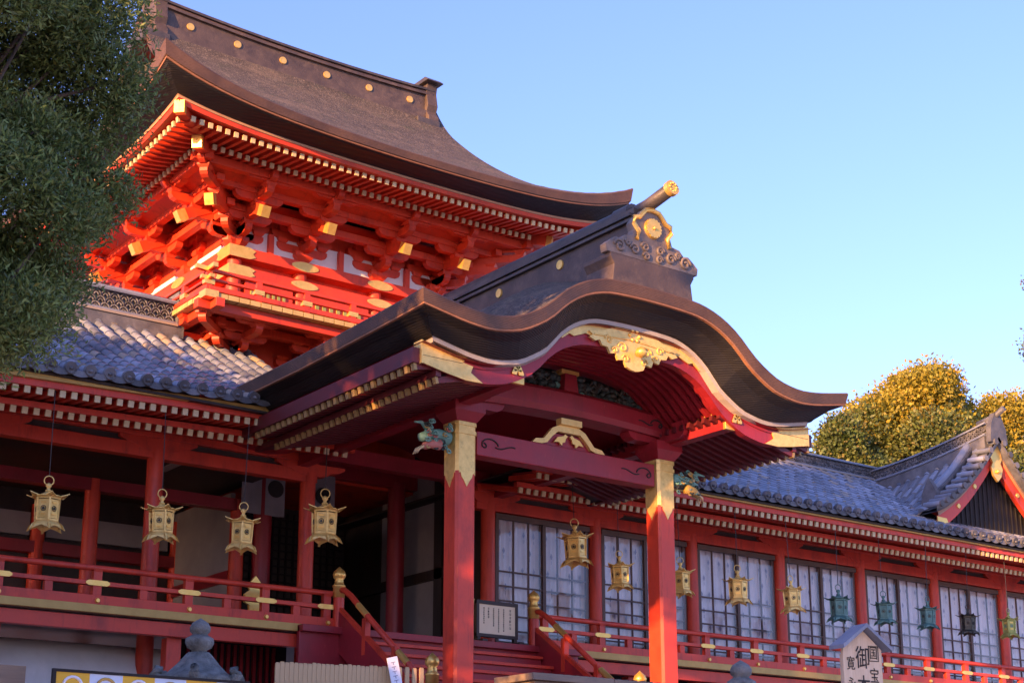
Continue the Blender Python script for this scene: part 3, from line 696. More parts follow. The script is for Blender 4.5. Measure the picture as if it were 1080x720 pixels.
# eaves of the gate: rafters, boards, bark layers, roof
HX, HY = 4.78, 4.68; CY = 25.4
def cup(u): u = abs(u); return .25 * u * u + .41 * u ** 5
def raf_side(side, xs, tip, z, ln, slope, name, w=.065, h=.08):
    d = V(0, 1, slope).normalized(); m = MB(); m.beam(d * ln, V(0, 0, 0), w, h, 'gate_red', 'cream_end', .03); pr = None
    for x in xs:
        if side == 'front': L, rt, u = (X0 + x, CY - HY + tip, 0), None, x / HX
        else: L, rt, u = (X0 - HX + tip, CY + x, 0), (0, 0, -math.pi / 2), x / HY
        L = (L[0], L[1], z + cup(u) * .33)
        if pr is None: pr = m.build(name, gate, loc=L, rot=rt)
        else: dup(pr, None, gate, L, rot=rt or (0, 0, 0))
fr1 = [-3.98 + .152 * k for k in range(53)]; fr2 = [-3.3 + .152 * k for k in range(44)]
raf_side('front', fr1, .60, 11.165, .95, .14, 'flying_rafter'); raf_side('side', [-3.9 + .165 * k for k in range(46)], .60, 11.165, .95, .14, 'flying_rafter')
raf_side('front', fr2, 1.22, 11.155, 1.6, .22, 'base_rafter'); raf_side('side', [-3.2 + .165 * k for k in range(39)], 1.22, 11.155, 1.6, .22, 'base_rafter')
for sx in (-1, 1):
    m = MB(); sl_ = .5
    m.beam((X0 + sx * (HX - 2.6), CY - HY + 2.6, 11.50), (X0 + sx * (HX - 1.10), CY - HY + 1.10, 11.17), .16, .2, 'gate_red', 'gold', .1)
    m.beam((X0 + sx * (HX - 1.9), CY - HY + 1.9, 11.40), (X0 + sx * (HX - .50), CY - HY + .50, 11.37), .16, .2, 'gate_red', 'gold', .1)
    m.build('hip_rafter', gate)
def loop(inset, dz, cf=1.0, n=40):
    pts = []; a, b = HX - inset, HY - inset
    for t in frange(-1, 1, n)[:-1]: pts.append((X0 + a * t, CY - b, 11.53 + cup(t) * cf + dz))
    for t in frange(-1, 1, n)[:-1]: pts.append((X0 + a, CY + b * t, 11.53 + cup(t) * cf + dz))
    for t in frange(1, -1, n)[:-1]: pts.append((X0 + a * t, CY + b, 11.53 + cup(t) * cf + dz))
    for t in frange(1, -1, n)[:-1]: pts.append((X0 - a, CY + b * t, 11.53 + cup(t) * cf + dz))
    return pts + [pts[0]]
def band(name, parent, ls, mm):
    m = MB(); m.grid([loop(*q) for q in ls], mm, False, True); return m.build(name, parent)
def rise(d): t = max(0, 1 - d / HY); return 3.47 - 3.47 * (1.32 * t - .32 * t * t)
def cupd(u, d): return cup(u) * max(0, 1 - d / 3.4) ** 1.4
def roof_f(x, y): df = HY - abs(y - CY); return 11.53 + rise(df) + .27 * max(0, 1 - abs(y - CY) / .75) ** 2 + cupd((x - X0) / HX, df)
def roof_s(x, y): ds = HX - abs(x - X0); return 11.53 + rise(ds * HY / HX) + cupd((y - CY) / HY, ds)
def roof_h(x, y): return roof_f(x, y) if HY - abs(y - CY) <= (HX - abs(x - X0)) * HY / HX else roof_s(x, y)
HV = 3.36
m = MB()
ys = [CY - HY * (1 - (i / 28) ** 1.0) for i in range(29)]; ys += [2 * CY - y for y in ys[-2::-1]]
yv = [y for y in ys if HY - abs(y - CY) > 1.15]
xs = frange(-HV, HV, 30); m.grid([[(X0 + x, y, roof_f(X0 + x, y)) for x in xs] for y in ys], 'bark_roof')
for sx in (-1, 1):
    xs = [2.75, 3.0, 3.3, 3.352] + frange(3.362, HX, 16)
    rows = [[(X0 + sx * x, y, roof_h(X0 + sx * x, y) - (.05 if x < 3.36 else 0)) for x in xs] for y in ys]
    m.grid(rows, 'bark_roof')
    m.grid([[(X0 + sx * a, y, roof_f(X0 + sx * HV, y) + d) for a, d in ((HV, 0), (HV + .02, -.02), (HV - .03, -.24))] for y in yv], 'bark_lip', False)
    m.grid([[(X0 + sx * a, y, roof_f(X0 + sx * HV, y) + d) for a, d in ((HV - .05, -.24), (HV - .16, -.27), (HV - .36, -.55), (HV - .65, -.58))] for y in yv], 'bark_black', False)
    g_ = [(y, roof_f(X0 + sx * 2.7, y) - .3) for y in ys if HY - abs(y - CY) > 1.2]
    m.prism([(g_[0][0], 12.0)] + g_ + [(g_[-1][0], 12.0)], (X0 + sx * 2.72, 0, 0), (0, 1, 0), (0, 0, 1), (-sx * .05, 0, 0), 'gate_red')
roof = m.build('bark_roof', gate)
band('eave_lip', roof, [(0, 0), (-.012, -.02), (.02, -.125, .79), (.065, -.148, .76)], 'bark_lip')
band('lit_lip_edge', roof, [(.045, -.128, .77), (.040, -.134, .77), (.046, -.152, .76), (.08, -.158, .75)], 'lit_lip_edge')
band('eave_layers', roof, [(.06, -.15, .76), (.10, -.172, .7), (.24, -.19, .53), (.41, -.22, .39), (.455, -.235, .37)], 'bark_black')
band('eave_trim', gate, [(.435, -.222, .37), (.45, -.235, .37), (.462, -.262, .36), (.53, -.264, .36)], 'tan_trim')
band('eave_board', gate, [(.475, -.25, .36), (.50, -.325, .33), (.6, -.325, .33)], 'gate_red')
band('tier_board', gate, [(1.24, -.325, .33), (1.22, -.325, .33), (1.22, -.27, .33), (1.3, -.26, .33)], 'gate_red')
def band2(name, ls):
    m = MB(); m.grid([loop(*q) for q in ls], 'gate_red', False); m.build(name, gate)
band2('soffit', [(.53, -.318, .33), (1.34, -.205, .33)]); band2('inner_soffit', [(1.25, -.322, .33), (2.9, .035, .3)])
# ridge with gold discs
m = MB(); rx0, rx1 = X0 - 3.05, X0 + 3.05
def rbox(mb, w, z0, z1, mm, e=0):
    xs = frange(rx0 - e, rx1 + e, 13)
    rows = [[(x, CY - w, z0 + q), (x, CY - w, z1 + q), (x, CY + w, z1 + q), (x, CY + w, z0 + q), (x, CY - w, z0 + q)] for x in xs for q in [.10 * ((x - X0) / 3.05) ** 2]]
    mb.grid(rows, mm, False); mb.add(rows[0][:4] + rows[-1][:4], [(0, 1, 2, 3), (7, 6, 5, 4)], mm)
rbox(m, .30, 14.6, 14.93, 'ridge_wood'); rbox(m, .25, 14.93, 15.29, 'ridge_wood'); rbox(m, .31, 15.29, 15.345, 'ridge_wood', .05); rbox(m, .28, 15.345, 15.385, 'bark_lip', .03); rbox(m, .32, 15.39, 15.44, 'ridge_dark', .08)
m.tube([(x, CY, 15.46 + .10 * ((x - X0) / 3.05) ** 2) for x in frange(rx0 - .1, rx1 + .1, 13)], .11, 'ridge_dark', 10)
rg = m.build('ridge', roof)
m = MB(); m.cyl((0, .01, 0), (0, -.02, 0), .078, .073, 'gold', 16); pr = None
for x in frange(rx0 + .62, rx1 - .5, 6):
    L = (x, CY - .25, 15.10 + .10 * ((x - X0) / 3.05) ** 2)
    if pr is None: pr = m.build('gold_disc', rg, loc=L)
    else: dup(pr, None, rg, L)
for sx in (-1, 1):
    m = MB(); x = X0 + sx * 3.05
    m.prism([(-.42, -.55), (.42, -.55), (.40, -.15), (.30, -.02), (.36, .12), (.30, .42), (.34, .62), (-.34, .62), (-.30, .42), (-.36, .12), (-.30, -.02), (-.40, -.15)], (x - sx * .12, CY, 15.02), (0, 1, 0), (0, 0, 1), (sx * .26, 0, 0), 'ridge_wood')
    m.prism([(-.5, 0), (.5, 0), (.38, .1), (-.38, .1)], (x - sx * .22, CY, 15.63), (0, 1, 0), (0, 0, 1), (sx * .42, 0, 0), 'ridge_dark')
    m.bx(x - .40, x + .16, CY - .42, CY + .42, 14.50, 14.78, 'ridge_dark')
    m.cyl((x + sx * .145, CY, 15.2), (x + sx * .17, CY, 15.2), .1, .095, 'gold', 16)
    m.build('ridge_end', roof, bevel=.015)

# ------------------------------------------------------------------ porch with the undulating gable
porch = thing('gabled_porch', 'crimson entrance porch with undulating bark gable and gold ornaments', 'porch', (X0, 17, .4))
PF = [(0, 7.37), (.55, 7.357), (.9, 7.322), (1.25, 7.21), (1.54, 7.04), (1.87, 6.76), (2.13, 6.60), (2.36, 6.50), (2.74, 6.435), (3.03, 6.445), (3.32, 6.485), (3.80, 6.57)]
def pz(d): return itp(PF, abs(d))
def slope_f(d): return math.sqrt(1 + ((pz(abs(d) + .02) - pz(max(0, abs(d) - .02))) / .04) ** 2)
PW = 3.78; PY0, PY1 = 14.87, 23.4
def side_up(y): return -.09 * min(1, max(0, (y - PY0) / 3.0)) ** .8      # corner upturn flattens towards the back
def ptop(d, y):
    w = max(0, (abs(d) - 2.6) / 1.2); t = min(1, max(0, (y - PY0 - .25) / 1.6)); t = t * t * (3 - 2 * t)
    return pz(d) + side_up(y) * w + .74 * t * math.exp(-(abs(d) / 1.1) ** 1.7)
dl = frange(-PW, PW, 57)
m = MB()
yl = [14.87, 15.0, 15.25, 15.6, 16, 17, 18, 19, 20, 21, 22, 23.4]
m.grid([[(X0 + d, y, ptop(d, y)) for d in dl] for y in yl], 'bark_roof')
proof = m.build('bark_roof', porch)
def prim(inset, dn):
    """rim point list: left eave from the back, the front curve, right eave to the back"""
    w = PW - inset; pts = []
    for y in yl[:0:-1]: pts.append((X0 - w, max(y, PY0 + inset), ptop(PW, y) - dn))
    for d in dl:
        f = d / PW * w; k = slope_f(d) if abs(d) < 3.3 else 1
        pts.append((X0 + f, PY0 + inset, ptop(d, PY0) - dn * (1 + .55 * (k - 1))))
    for y in yl[1:]: pts.append((X0 + w, max(y, PY0 + inset), ptop(PW, y) - dn))
    return pts
def pband(name, parent, ls, mm):
    m = MB(); m.grid([prim(*q) for q in ls], mm, False, True); return m.build(name, parent)
pband('eave_lip', proof, [(0, 0), (-.012, .02), (.02, .165), (.035, .172)], 'bark_lip')
pband('lit_lip_edge', proof, [(.026, .166), (.022, .172), (.026, .190), (.07, .195)], 'lit_lip_edge')
pband('eave_layers', proof, [(.05, .188), (.10, .215), (.20, .26), (.385, .41), (.43, .425)], 'bark_black')
pband('eave_trim', porch, [(.41, .412), (.425, .428), (.435, .476), (.58, .482)], 'pale_trim')
# bargeboard following the curve
def hb(d): return .735 + .06 * math.exp(-(d / 1.1) ** 2) + .02 * math.exp(-((abs(d) - 1.9) / .3) ** 2)
def board(name, d0, d1, y0, y1, t0, t1, mm, parent, n=50, edge=None):
    m = MB(); rows = []
    for d in frange(d0, d1, n):
        k = 1 + .55 * (slope_f(d) - 1) if abs(d) < 3.3 else 1
        a, b = ptop(d, PY0) - t0 * k, ptop(d, PY0) - (t1(d) if callable(t1) else t1) * (1 + .3 * (k - 1))
        x = X0 + d * .93
        rows.append([(x, y0, a), (x, y0, b), (x, y1, b), (x, y1, a), (x, y0, a)])
    m.grid(rows, mm, False, True); m.add(rows[0][:4] + rows[-1][:4], [(0, 1, 2, 3), (7, 6, 5, 4)], mm)
    return m.build(name, parent)
hafu = board('bargeboard', -3.66, 3.66, 15.40, 15.52, .455, hb, 'crimson', porch)
board('bargeboard_molding', -3.60, 3.60, 15.382, 15.402, .51, .55, 'crimson', hafu)
def hz(d, f):          # point on bargeboard face at fraction f of its depth
    k = 1 + .55 * (slope_f(d) - 1) if abs(d) < 3.3 else 1
    a, b = ptop(d, PY0) - .455 * k, ptop(d, PY0) - hb(d) * (1 + .3 * (k - 1)); return lerp(a, b, f)
for sx in (-1, 1):     # gold sheath at each end of the bargeboard with a ragged cloud edge
    m = MB(); ds = [3.70, 3.45, 3.2, 2.98, 3.05, 2.88, 2.92, 2.72]
    fr_ = [0, 0, 0, -.02, .25, .3, .62, 1.0]
    poly = [(sx * d * .93, hz(d, max(0, f))) for d, f in zip(ds, fr_)] + [(sx * d * .93, hz(d, 1.04)) for d in (3.0, 3.3, 3.70)]
    m.prism(poly if sx > 0 else poly[::-1], (X0, 15.396, 0), (1, 0, 0), (0, 0, 1), (0, -.018, 0), 'old_gold')
    x = X0 + sx * 3.70 * .93
    m.bx(min(x, x + sx * .02), max(x, x + sx * .02), 15.378, 15.560, hz(3.7, 1.06), hz(3.7, -.02), 'old_gold')
    m.bx(min(x, x - sx * .6), max(x, x - sx * .6), 15.376, 15.380, hz(3.4, .48), hz(3.4, .50), 'ink')
    m.build('gold_end_plate', hafu)
    m = MB(); d = sx * 2.12; c = V(X0 + d * .93, 15.390, hz(d, .5))     # three-leaf crest
    for a in (90, 210, 330, 30, 150):
        u = V(math.cos(R(a)), 0, math.sin(R(a))); s_ = V(-u.z, 0, u.x); L_ = .105 if a in (90, 210, 330) else .07
        m.prism([(0, 0), (L_ * .5, .045), (L_, .012), (L_, -.012), (L_ * .5, -.045)], c, u, s_, (0, -.014, 0), 'gold')
    m.build('gold_leaf_crest', hafu)
# central gold pendant (gegyo): scalloped plate with rolled clouds and a boss
m = MB()
half = [(0, .02), (.16, .0), (.34, -.03), (.50, -.09), (.66, -.14), (.80, -.17), (.74, -.21), (.80, -.25), (.70, -.29), (.62, -.26), (.58, -.33), (.48, -.34), (.44, -.42), (.34, -.40), (.30, -.49), (.20, -.47), (.15, -.56), (.06, -.59), (0, -.60)]
poly = half + [(-x, z) for x, z in half[-2:0:-1]]
GZ = ptop(0, PY0) - .455
m.prism(poly, (X0, 15.375, GZ), (1, 0, 0), (0, 0, 1), (0, -.04, 0), 'old_gold')
for sx in (-1, 1):     # cloud-edged wings lying along the curve of the board
    top = [(sx * d * .93, hz(d, -.02) - GZ) for d in frange(0.1, 1.5, 12)]
    bot = [(sx * d * .93, hz(d, f) - GZ) for d, f in ((1.62, .12), (1.5, .22), (1.38, .18), (1.34, .42), (1.2, .36), (1.12, .55), (.9, .5), (.5, .75), (.1, .8))]
    p_ = top + bot
    m.prism(p_, (X0, 15.388, GZ), (1, 0, 0), (0, 0, 1), (0, -.02, 0), 'old_gold')
    for cx, cz, r_ in ((.22, -.30, .085), (.46, -.23, .07), (.17, -.45, .06), (.36, -.36, .05)):
        m.tube([(X0 + sx * (cx + r_ * (1 - t / 9) * math.cos(t)), 15.328, GZ + cz + r_ * (1 - t / 9) * math.sin(t)) for t in frange(0, 7.5, 22)], .013, 'old_gold', 5)
    m.tube([(X0 + sx * q * .8, 15.330, GZ - .16 - .05 * q) for q in frange(.05, .9, 8)], .012, 'old_gold', 5)
m.lathe((X0, 15.2, GZ - .36), [(.001, -.085), (.075, -.05), (.095, 0), (.075, .05), (.001, .085)], 'gold', 6)
for a in range(6): m.lathe((X0 + .085 * math.cos(a * 1.047), 15.330, GZ - .09 + .075 * math.sin(a * 1.047)), [(.001, -.035), (.032, 0), (.001, .035)], 'gold', 8)
m.build('gold_pendant', hafu)
# purlins, columns, beams
for x in (11.72, 15.36):
    m = MB(); xe = X0 + (x - X0) * 1.05; m.beam((xe, 22, 5.93), (xe, 15.46, 5.93), .19, .20, 'crimson', 'gold', .05); m.build('eave_purlin', porch, bevel=.006)
CXS = (11.72, 15.36)
sq = lambda a, c: [(-a + c, -a), (a - c, -a), (a, -a + c), (a, a - c), (a - c, a), (-a + c, a), (-a, a - c), (-a, -a + c)]
cm = MB(); cm.prism(sq(.160, .035), (0, 0, 0), (1, 0, 0), (0, 1, 0), (0, 0, 5.2), 'vermilion')
cp = MB(); cp.prism(sq(.167, .037), (0, 0, 4.52), (1, 0, 0), (0, 1, 0), (0, 0, .68), 'old_gold')
cp.prism(sq(.180, .04), (0, 0, 5.04), (1, 0, 0), (0, 1, 0), (0, 0, .05), 'old_gold'); cp.prism(sq(.180, .04), (0, 0, 5.16), (1, 0, 0), (0, 1, 0), (0, 0, .05), 'old_gold')
for u in ((1, 0, 0), (0, 1, 0), (-1, 0, 0), (0, -1, 0)):      # scalloped lower edge on each face
    u = Vector(u); nn = V(u.y, -u.x, 0)
    cp.prism([(-.125, .02), (.125, .02), (.125, -.04), (.10, -.03), (.085, -.09), (.05, -.13), (0, -.22), (-.05, -.13), (-.085, -.09), (-.10, -.03), (-.125, -.04)], nn * .160 + V(0, 0, 4.53), u, (0, 0, 1), nn * .01, 'old_gold')
st = MB(); st.fr((0, 0), .78, .78, 0, .7, .7, .22, 'stone'); c0 = None
for x in CXS:
    if c0 is None:
        c0 = cm.build('column', porch, loc=(x, 16.9, .4)); g0 = cp.build('gold_cap', c0, loc=(x, 16.9, .4)); s0 = st.build('stone_base', c0, loc=(x, 16.9, .38))
    else:
        c1 = dup(c0, None, porch, (x, 16.9, .4)); dup(g0, None, c1, (x, 16.9, .4)); dup(s0, None, c1, (x, 16.9, .38))
def scroll(mb, c, sx, s=1, y=0):
    pts = [(c[0] + sx * s * (.30 - .02 * t + .13 * math.cos(t) * (1 - t / 9) - .3), c[1] + y, c[2] + s * .10 * math.sin(t) * (1 - t / 9)) for t in frange(0, 7, 26)]
    mb.tube(pts, .011, 'ink', 5)
    mb.tube([(c[0] + sx * s * q, c[1] + y, c[2] + s * (.02 - .10 * q - .04 * math.sin(q * 12))) for q in frange(.08, .42, 12)], .010, 'ink', 5)
m = MB(); m.bx(11.72 + .2, 15.36 - .2, 16.78, 17.02, 5.19, 5.53, 'crimson'); bm = m.build('lower_beam', porch, bevel=.012)
for a_, b_ in ((12.15, 1), (14.93, -1)): m = MB(); scroll(m, (a_, 16.775, 5.36), b_); m.build('carved_scroll', bm)
m = MB(); rows = []
for t in frange(-1, 1, 25):
    x = X0 + t * 2.02; zb = 5.92 + .09 * (1 - t * t) - .05 * (abs(t) > .9); zt = 6.27 + .10 * (1 - t * t)
    rows.append([(x, 16.74, zb), (x, 16.70, zb + .08), (x, 16.70, zt - .06), (x, 16.76, zt), (x, 17.04, zt), (x, 17.1, zb), (x, 16.74, zb)])
m.grid(rows, 'crimson', False); m.add(rows[0][:6] + rows[-1][:6], [(0, 1, 2, 3, 4, 5), (11, 10, 9, 8, 7, 6)], 'crimson'); ub = m.build('upper_beam', porch)
for a_, b_ in ((11.95, 1), (15.13, -1)): m = MB(); scroll(m, (a_, 16.692, 6.12), b_, .8); m.build('carved_scroll', ub)
m = MB()
m.fr((0, 0), .30, .30, 0, .50, .50, .15, 'crimson'); m.fr((0, 0), .50, .50, .15, .50, .50, .28, 'crimson')
hijiki(m, (0, 0, .28), (1, 0, 0), 1.35, .15, .2, 'crimson'); hijiki(m, (0, 0, .284), (0, 1, 0), 1.35, .15, .2, 'crimson')
for q in (-.55, 0, .55):
    m.fr((q, 0), .2, .2, .43, .27, .27, .5, 'crimson'); m.fr((0, q), .2, .2, .43, .27, .27, .503, 'crimson')
hijiki(m, (0, 0, .50), (1, 0, 0), 1.0, .13, .22, 'crimson'); pr = None
for x in CXS:
    if pr is None: pr = m.build('column_bracket', porch, loc=(x, 16.9, 5.6))
    else: dup(pr, None, porch, (x, 16.9, 5.6))
# frog-leg strut in gold with two carved doves
m = MB(); o = V(X0, 16.84, 5.53)
arch = [(-.66, 0), (-.60, .06), (-.46, .08), (-.38, .17), (-.30, .26), (-.17, .32), (.17, .32), (.30, .26), (.38, .17), (.46, .08), (.60, .06), (.66, 0), (.50, 0), (.40, .03), (.30, .14), (.2, .22), (-.2, .22), (-.30, .14), (-.40, .03), (-.50, 0)]
m.prism(arch, o, (1, 0, 0), (0, 0, 1), (0, -.06, 0), 'old_gold'); m.prism([(-.19, .32), (.19, .32), (.19, .41), (-.19, .41)], o, (1, 0, 0), (0, 0, 1), (0, -.12, 0), 'old_gold')
m.prism([(-.44, 0), (.44, 0), (.24, .2), (-.24, .2)], o + V(0, .02, 0), (1, 0, 0), (0, 0, 1), (0, -.02, 0), 'crimson')
for sx in (-1, 1):
    m.prism([(.02, .16), (.06, .19), (.10, .155), (.20, .13), (.27, .05), (.18, .06), (.14, .02), (.12, .02), (.12, .055), (.07, .07), (.055, .12)], o + V(0, -.02, .01), (sx, 0, 0), (0, 0, 1), (0, -.03, 0), 'gold')
m.build('frog_leg_strut', porch)
# dark carved panel in the gable, with a short king strut
m = MB(); rnd = random.Random(3)
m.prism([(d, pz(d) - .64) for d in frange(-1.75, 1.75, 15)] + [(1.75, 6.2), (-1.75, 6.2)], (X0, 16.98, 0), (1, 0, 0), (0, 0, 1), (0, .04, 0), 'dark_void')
cpnl = m.build('gable_panel', porch)
m = MB()
for k in range(420):
    d = rnd.uniform(-1.6, 1.6); zt = pz(d) - .72; z = rnd.uniform(6.30, max(6.33, zt)); r_ = rnd.uniform(.03, .085)
    c = (X0 + d, 16.93 - rnd.uniform(0, .06), z)
    m.lathe(c, [(.001, -r_ * .8), (r_ * .8, -r_ * .4), (r_, 0), (r_ * .7, r_ * .5), (.001, r_ * .8)], rnd.choice(['carving', 'carving', 'carving', 'dark_bronze', 'teal_paint' if k % 5 == 0 else 'carving']), 6, True, rnd.uniform(0, 1))
for k in range(14):
    d = rnd.uniform(-1.4, 1.4); z = rnd.uniform(6.4, 6.55)
    m.tube([(X0 + d + .1 * q, 16.86, z + .06 * math.sin(q * 3 + k) + .04 * q) for q in frange(0, 3, 7)], .022, 'dark_bronze', 5)
m.build('pine_carving', cpnl)
m = MB(); m.fr((X0, 16.82), .26, .2, 6.36, .2, .18, 6.62, 'crimson'); m.bx(X0 - .16, X0 + .16, 16.74, 17.0, 6.62, 6.68, 'gold'); m.build('king_strut', porch)
# ceiling boards, curved ribs and side rafters
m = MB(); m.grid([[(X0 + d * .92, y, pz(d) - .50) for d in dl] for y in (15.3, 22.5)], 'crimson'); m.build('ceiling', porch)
rib = MB(); 
for sx in (-1, 1):
    rr = []
    for d in frange(0.0, 2.0, 12):
        z = pz(d) - .56; x = sx * d * .92; rr.append([(x, -.035, z), (x, -.035, z - .075), (x, .035, z - .075), (x, .035, z), (x, -.035, z)])
    rib.grid(rr, 'crimson', False, sx > 0); rib.add([p for p in rr[-1][:4]], [(0, 1, 2, 3)], 'gold')
    e = rr[-1]; rib.bx(min(e[0][0], e[0][0] + sx * .03), max(e[0][0], e[0][0] + sx * .03), -.04, .04, e[1][2] - .004, e[0][2] + .004, 'ochre')
pr = None
for k in range(10):
    L = (X0, 15.52 + k * .145, 0)
    if pr is None: pr = rib.build('curved_rib', porch, loc=L)
    else: dup(pr, None, porch, L)
for sx in (-1, 1):
    for nm, xt, zt, ln, sp in (('flying_rafter', 3.54 - .02, 5.76, .75, .2), ('base_rafter', 3.20, 5.64, 1.55, .24)):
        m = MB(); d = V(-sx, 0, sp).normalized(); m.beam(d * ln, (0, 0, 0), .065, .08, 'maroon', 'dull_gold', .035); pr = None
        for k in range(27):
            L = (X0 + sx * xt, 15.48 + .158 * k, zt)
            if pr is None: pr = m.build(nm, porch, loc=L)
            else: dup(pr, None, porch, L)
    m = MB(); x0 = X0 + sx * 3.56
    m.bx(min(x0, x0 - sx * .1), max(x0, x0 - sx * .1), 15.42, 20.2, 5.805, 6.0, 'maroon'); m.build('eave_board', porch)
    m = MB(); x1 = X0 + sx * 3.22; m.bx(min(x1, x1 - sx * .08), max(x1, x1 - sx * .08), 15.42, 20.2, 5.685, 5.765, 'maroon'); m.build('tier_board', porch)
    m = MB(); m.add([(X0 + sx * 3.52, 15.42, 5.82), (X0 + sx * 3.52, 20.2, 5.82), (X0 + sx * 2.95, 20.2, 5.935), (X0 + sx * 2.95, 15.42, 5.935)], [(0, 1, 2, 3)], 'dark_wood')
    m.add([(X0 + sx * 3.2, 15.42, 5.70), (X0 + sx * 3.2, 20.2, 5.70), (X0 + sx * 1.75, 20.2, 6.05), (X0 + sx * 1.75, 15.42, 6.05)], [(0, 1, 2, 3)], 'dark_wood'); m.build('soffit', porch)
# carved animal nosings on the outer sides of the columns
def nosing(name, x, sx, body, second, label):
    m = MB(); c = V(x, 16.88, 5.34)
    m.tube([c + V(sx * (.0), 0, .02), c + V(sx * .16, -.02, .05), c + V(sx * .32, -.03, .03), c + V(sx * .46, -.04, -.03)], lambda t: .105 - .045 * t, body, 10)
    m.tube([c + V(sx * .2, -.1, -.1), c + V(sx * .35, -.12, -.12), c + V(sx * .45, -.1, -.17)], lambda t: .075 - .03 * t, second, 8)
    rnd = random.Random(int(x * 10))
    for k in range(38):
        a = c + V(sx * rnd.uniform(.0, .44), -rnd.uniform(.03, .13), rnd.uniform(-.19, .19)); r_ = rnd.uniform(.028, .055)
        m.tube([a + V(r_ * math.cos(t) * (1 - t / 8), -.01 * t, r_ * math.sin(t) * (1 - t / 8)) for t in frange(0, 6, 12)], .013, (body, body, second, 'gold_stripe', body, 'carving')[k % 6], 5)
    m.tube([c + V(sx * .38, -.06, .10), c + V(sx * .48, -.08, .17), c + V(sx * .60, -.1, .15)], lambda t: .04 - .03 * t, body, 6)
    for k in range(3): m.tube([c + V(sx * .40, -.1 + .05 * k, -.14), c + V(sx * .52, -.12 + .05 * k, -.2), c + V(sx * .55, -.1 + .05 * k, -.27)], lambda t: .028 - .02 * t, 'cream_end', 6)
    for q in (-.07, .05): m.lathe(c + V(sx * .36, -.10 + q * .2, .07 + q * .3), [(.001, -.03), (.03, 0), (.001, .03)], 'cream_end', 8)
    o = m.build(name, porch); o['label'] = label
nosing('animal_nosing', 11.5, -1, 'teal_paint', 'pink_paint', 'teal beast head carved on the beam end')
nosing('animal_nosing', 15.58, 1, 'teal_paint', 'ochre', 'ochre and teal carved beam end')
# porch ridge
m = MB(); y0, y1 = 15.05, 22.4
m.prism([(-.30, 7.2), (-.21, 7.62), (-.20, 8.40), (.20, 8.40), (.21, 7.62), (.30, 7.2)], (X0, y1, 0), (1, 0, 0), (0, 0, 1), (0, y0 - y1, 0), 'ridge_wood')
for w_, za, zb, mm in ((.26, 8.38, 8.42, 'ridge_dark'), (.205, 8.42, 8.47, 'ridge_dark'), (.25, 8.47, 8.51, 'ridge_dark'), (.17, 8.51, 8.60, 'ridge_dark')): m.bx(X0 - w_, X0 + w_, y0 + .05, y1, za, zb, mm)
m.cyl((X0, y1, 8.66), (X0, 15.3, 8.62), .125, .125, 'ridge_dark', 14); m.cyl((X0, 15.62, 8.62), (X0, 15.3, 8.62), .15, .15, 'ridge_dark', 14)
pr_ = m.build('ridge', proof)
m = MB(); m.cyl((.01, 0, 0), (-.02, 0, 0), .075, .07, 'gold', 16); q0 = None
for y in (16.7, 18.2, 19.7, 21.2):
    L = (X0 - .205, y, 8.24)
    if q0 is None: q0 = m.build('gold_disc', pr_, loc=L)
    else: dup(q0, None, pr_, L)
m = MB()           # base block under the ridge-end ornament
m.prism([(-.74, 7.28), (-.70, 7.60), (-.76, 7.70), (-.76, 7.76), (.76, 7.76), (.76, 7.70), (.70, 7.60), (.74, 7.28)], (X0, 15.5, 0), (1, 0, 0), (0, 0, 1), (0, -.58, 0), 'ridge_wood')
m.build('ornament_base', proof, bevel=.01)
m = MB(); o = V(X0, 15.05, 7.76)
half = [(0, 0), (.82, 0), (.84, .10), (.76, .17), (.66, .24), (.58, .22), (.50, .30), (.36, .32), (.33, .42), (.36, .52), (.30, .62), (.20, .66), (.14, .76), (0, .80)]
m.prism(half + [(-x, z) for x, z in half[-2:0:-1]], o, (1, 0, 0), (0, 0, 1), (0, -.13, 0), 'carved_wood')
for sx in (-1, 1):
    for cx, cz, r_ in ((.60, .12, .10), (.33, .13, .085), (.14, .20, .07), (.46, .2, .05), (.12, .07, .06)):
        m.tube([o + V(sx * (cx + r_ * (1 - t / 11) * math.cos(t)), -.135, cz + r_ * (1 - t / 11) * math.sin(t)) for t in frange(0, 9, 26)], .024, 'carved_wood', 5)
orn = m.build('ridge_ornament', proof)
m = MB()
rim = [(.30, .28), (.26, .40), (.34, .50), (.33, .60), (.24, .62), (.19, .68), (.12, .75), (0, .77)]
rim = rim + [(-x, z) for x, z in rim[-2::-1]]
m.tube([o + V(x, -.145, z) for x, z in rim], .035, 'gold', 8); m.build('gold_border', orn)
m = MB(); c = o + V(0, -.13, .50)
m.cyl(c, c + V(0, -.03, 0), .15, .14, 'gold', 24)
for k in range(16):
    a = k * math.pi / 8; u = V(math.cos(a), 0, math.sin(a)); s_ = V(-u.z, 0, u.x)
    m.prism([(.03, -.006), (.12, -.024), (.14, -.012), (.14, .012), (.12, .024), (.03, .006)], c + V(0, -.03, 0), u, s_, (0, -.014, 0), 'gold')
m.lathe(tuple(c + V(0, -.05, 0)), [(.001, -.03), (.03, 0), (.001, .03)], 'gold', 10); m.build('gold_chrysanthemum', orn)
m = MB(); m.tube([(X0, 15.5, 8.60), (X0, 15.0, 8.63), (X0, 14.52, 8.72)], .095, 'ridge_dark', 14)
m.cyl((X0, 14.55, 8.714), (X0, 14.48, 8.728), .112, .112, 'gold', 16)
for k in range(8): m.lathe((X0 + .06 * math.cos(k * .785), 14.475, 8.73 + .06 * math.sin(k * .785)), [(.001, -.02), (.02, 0), (.001, .02)], 'gold', 6)
m.build('ridge_roll_end', proof)

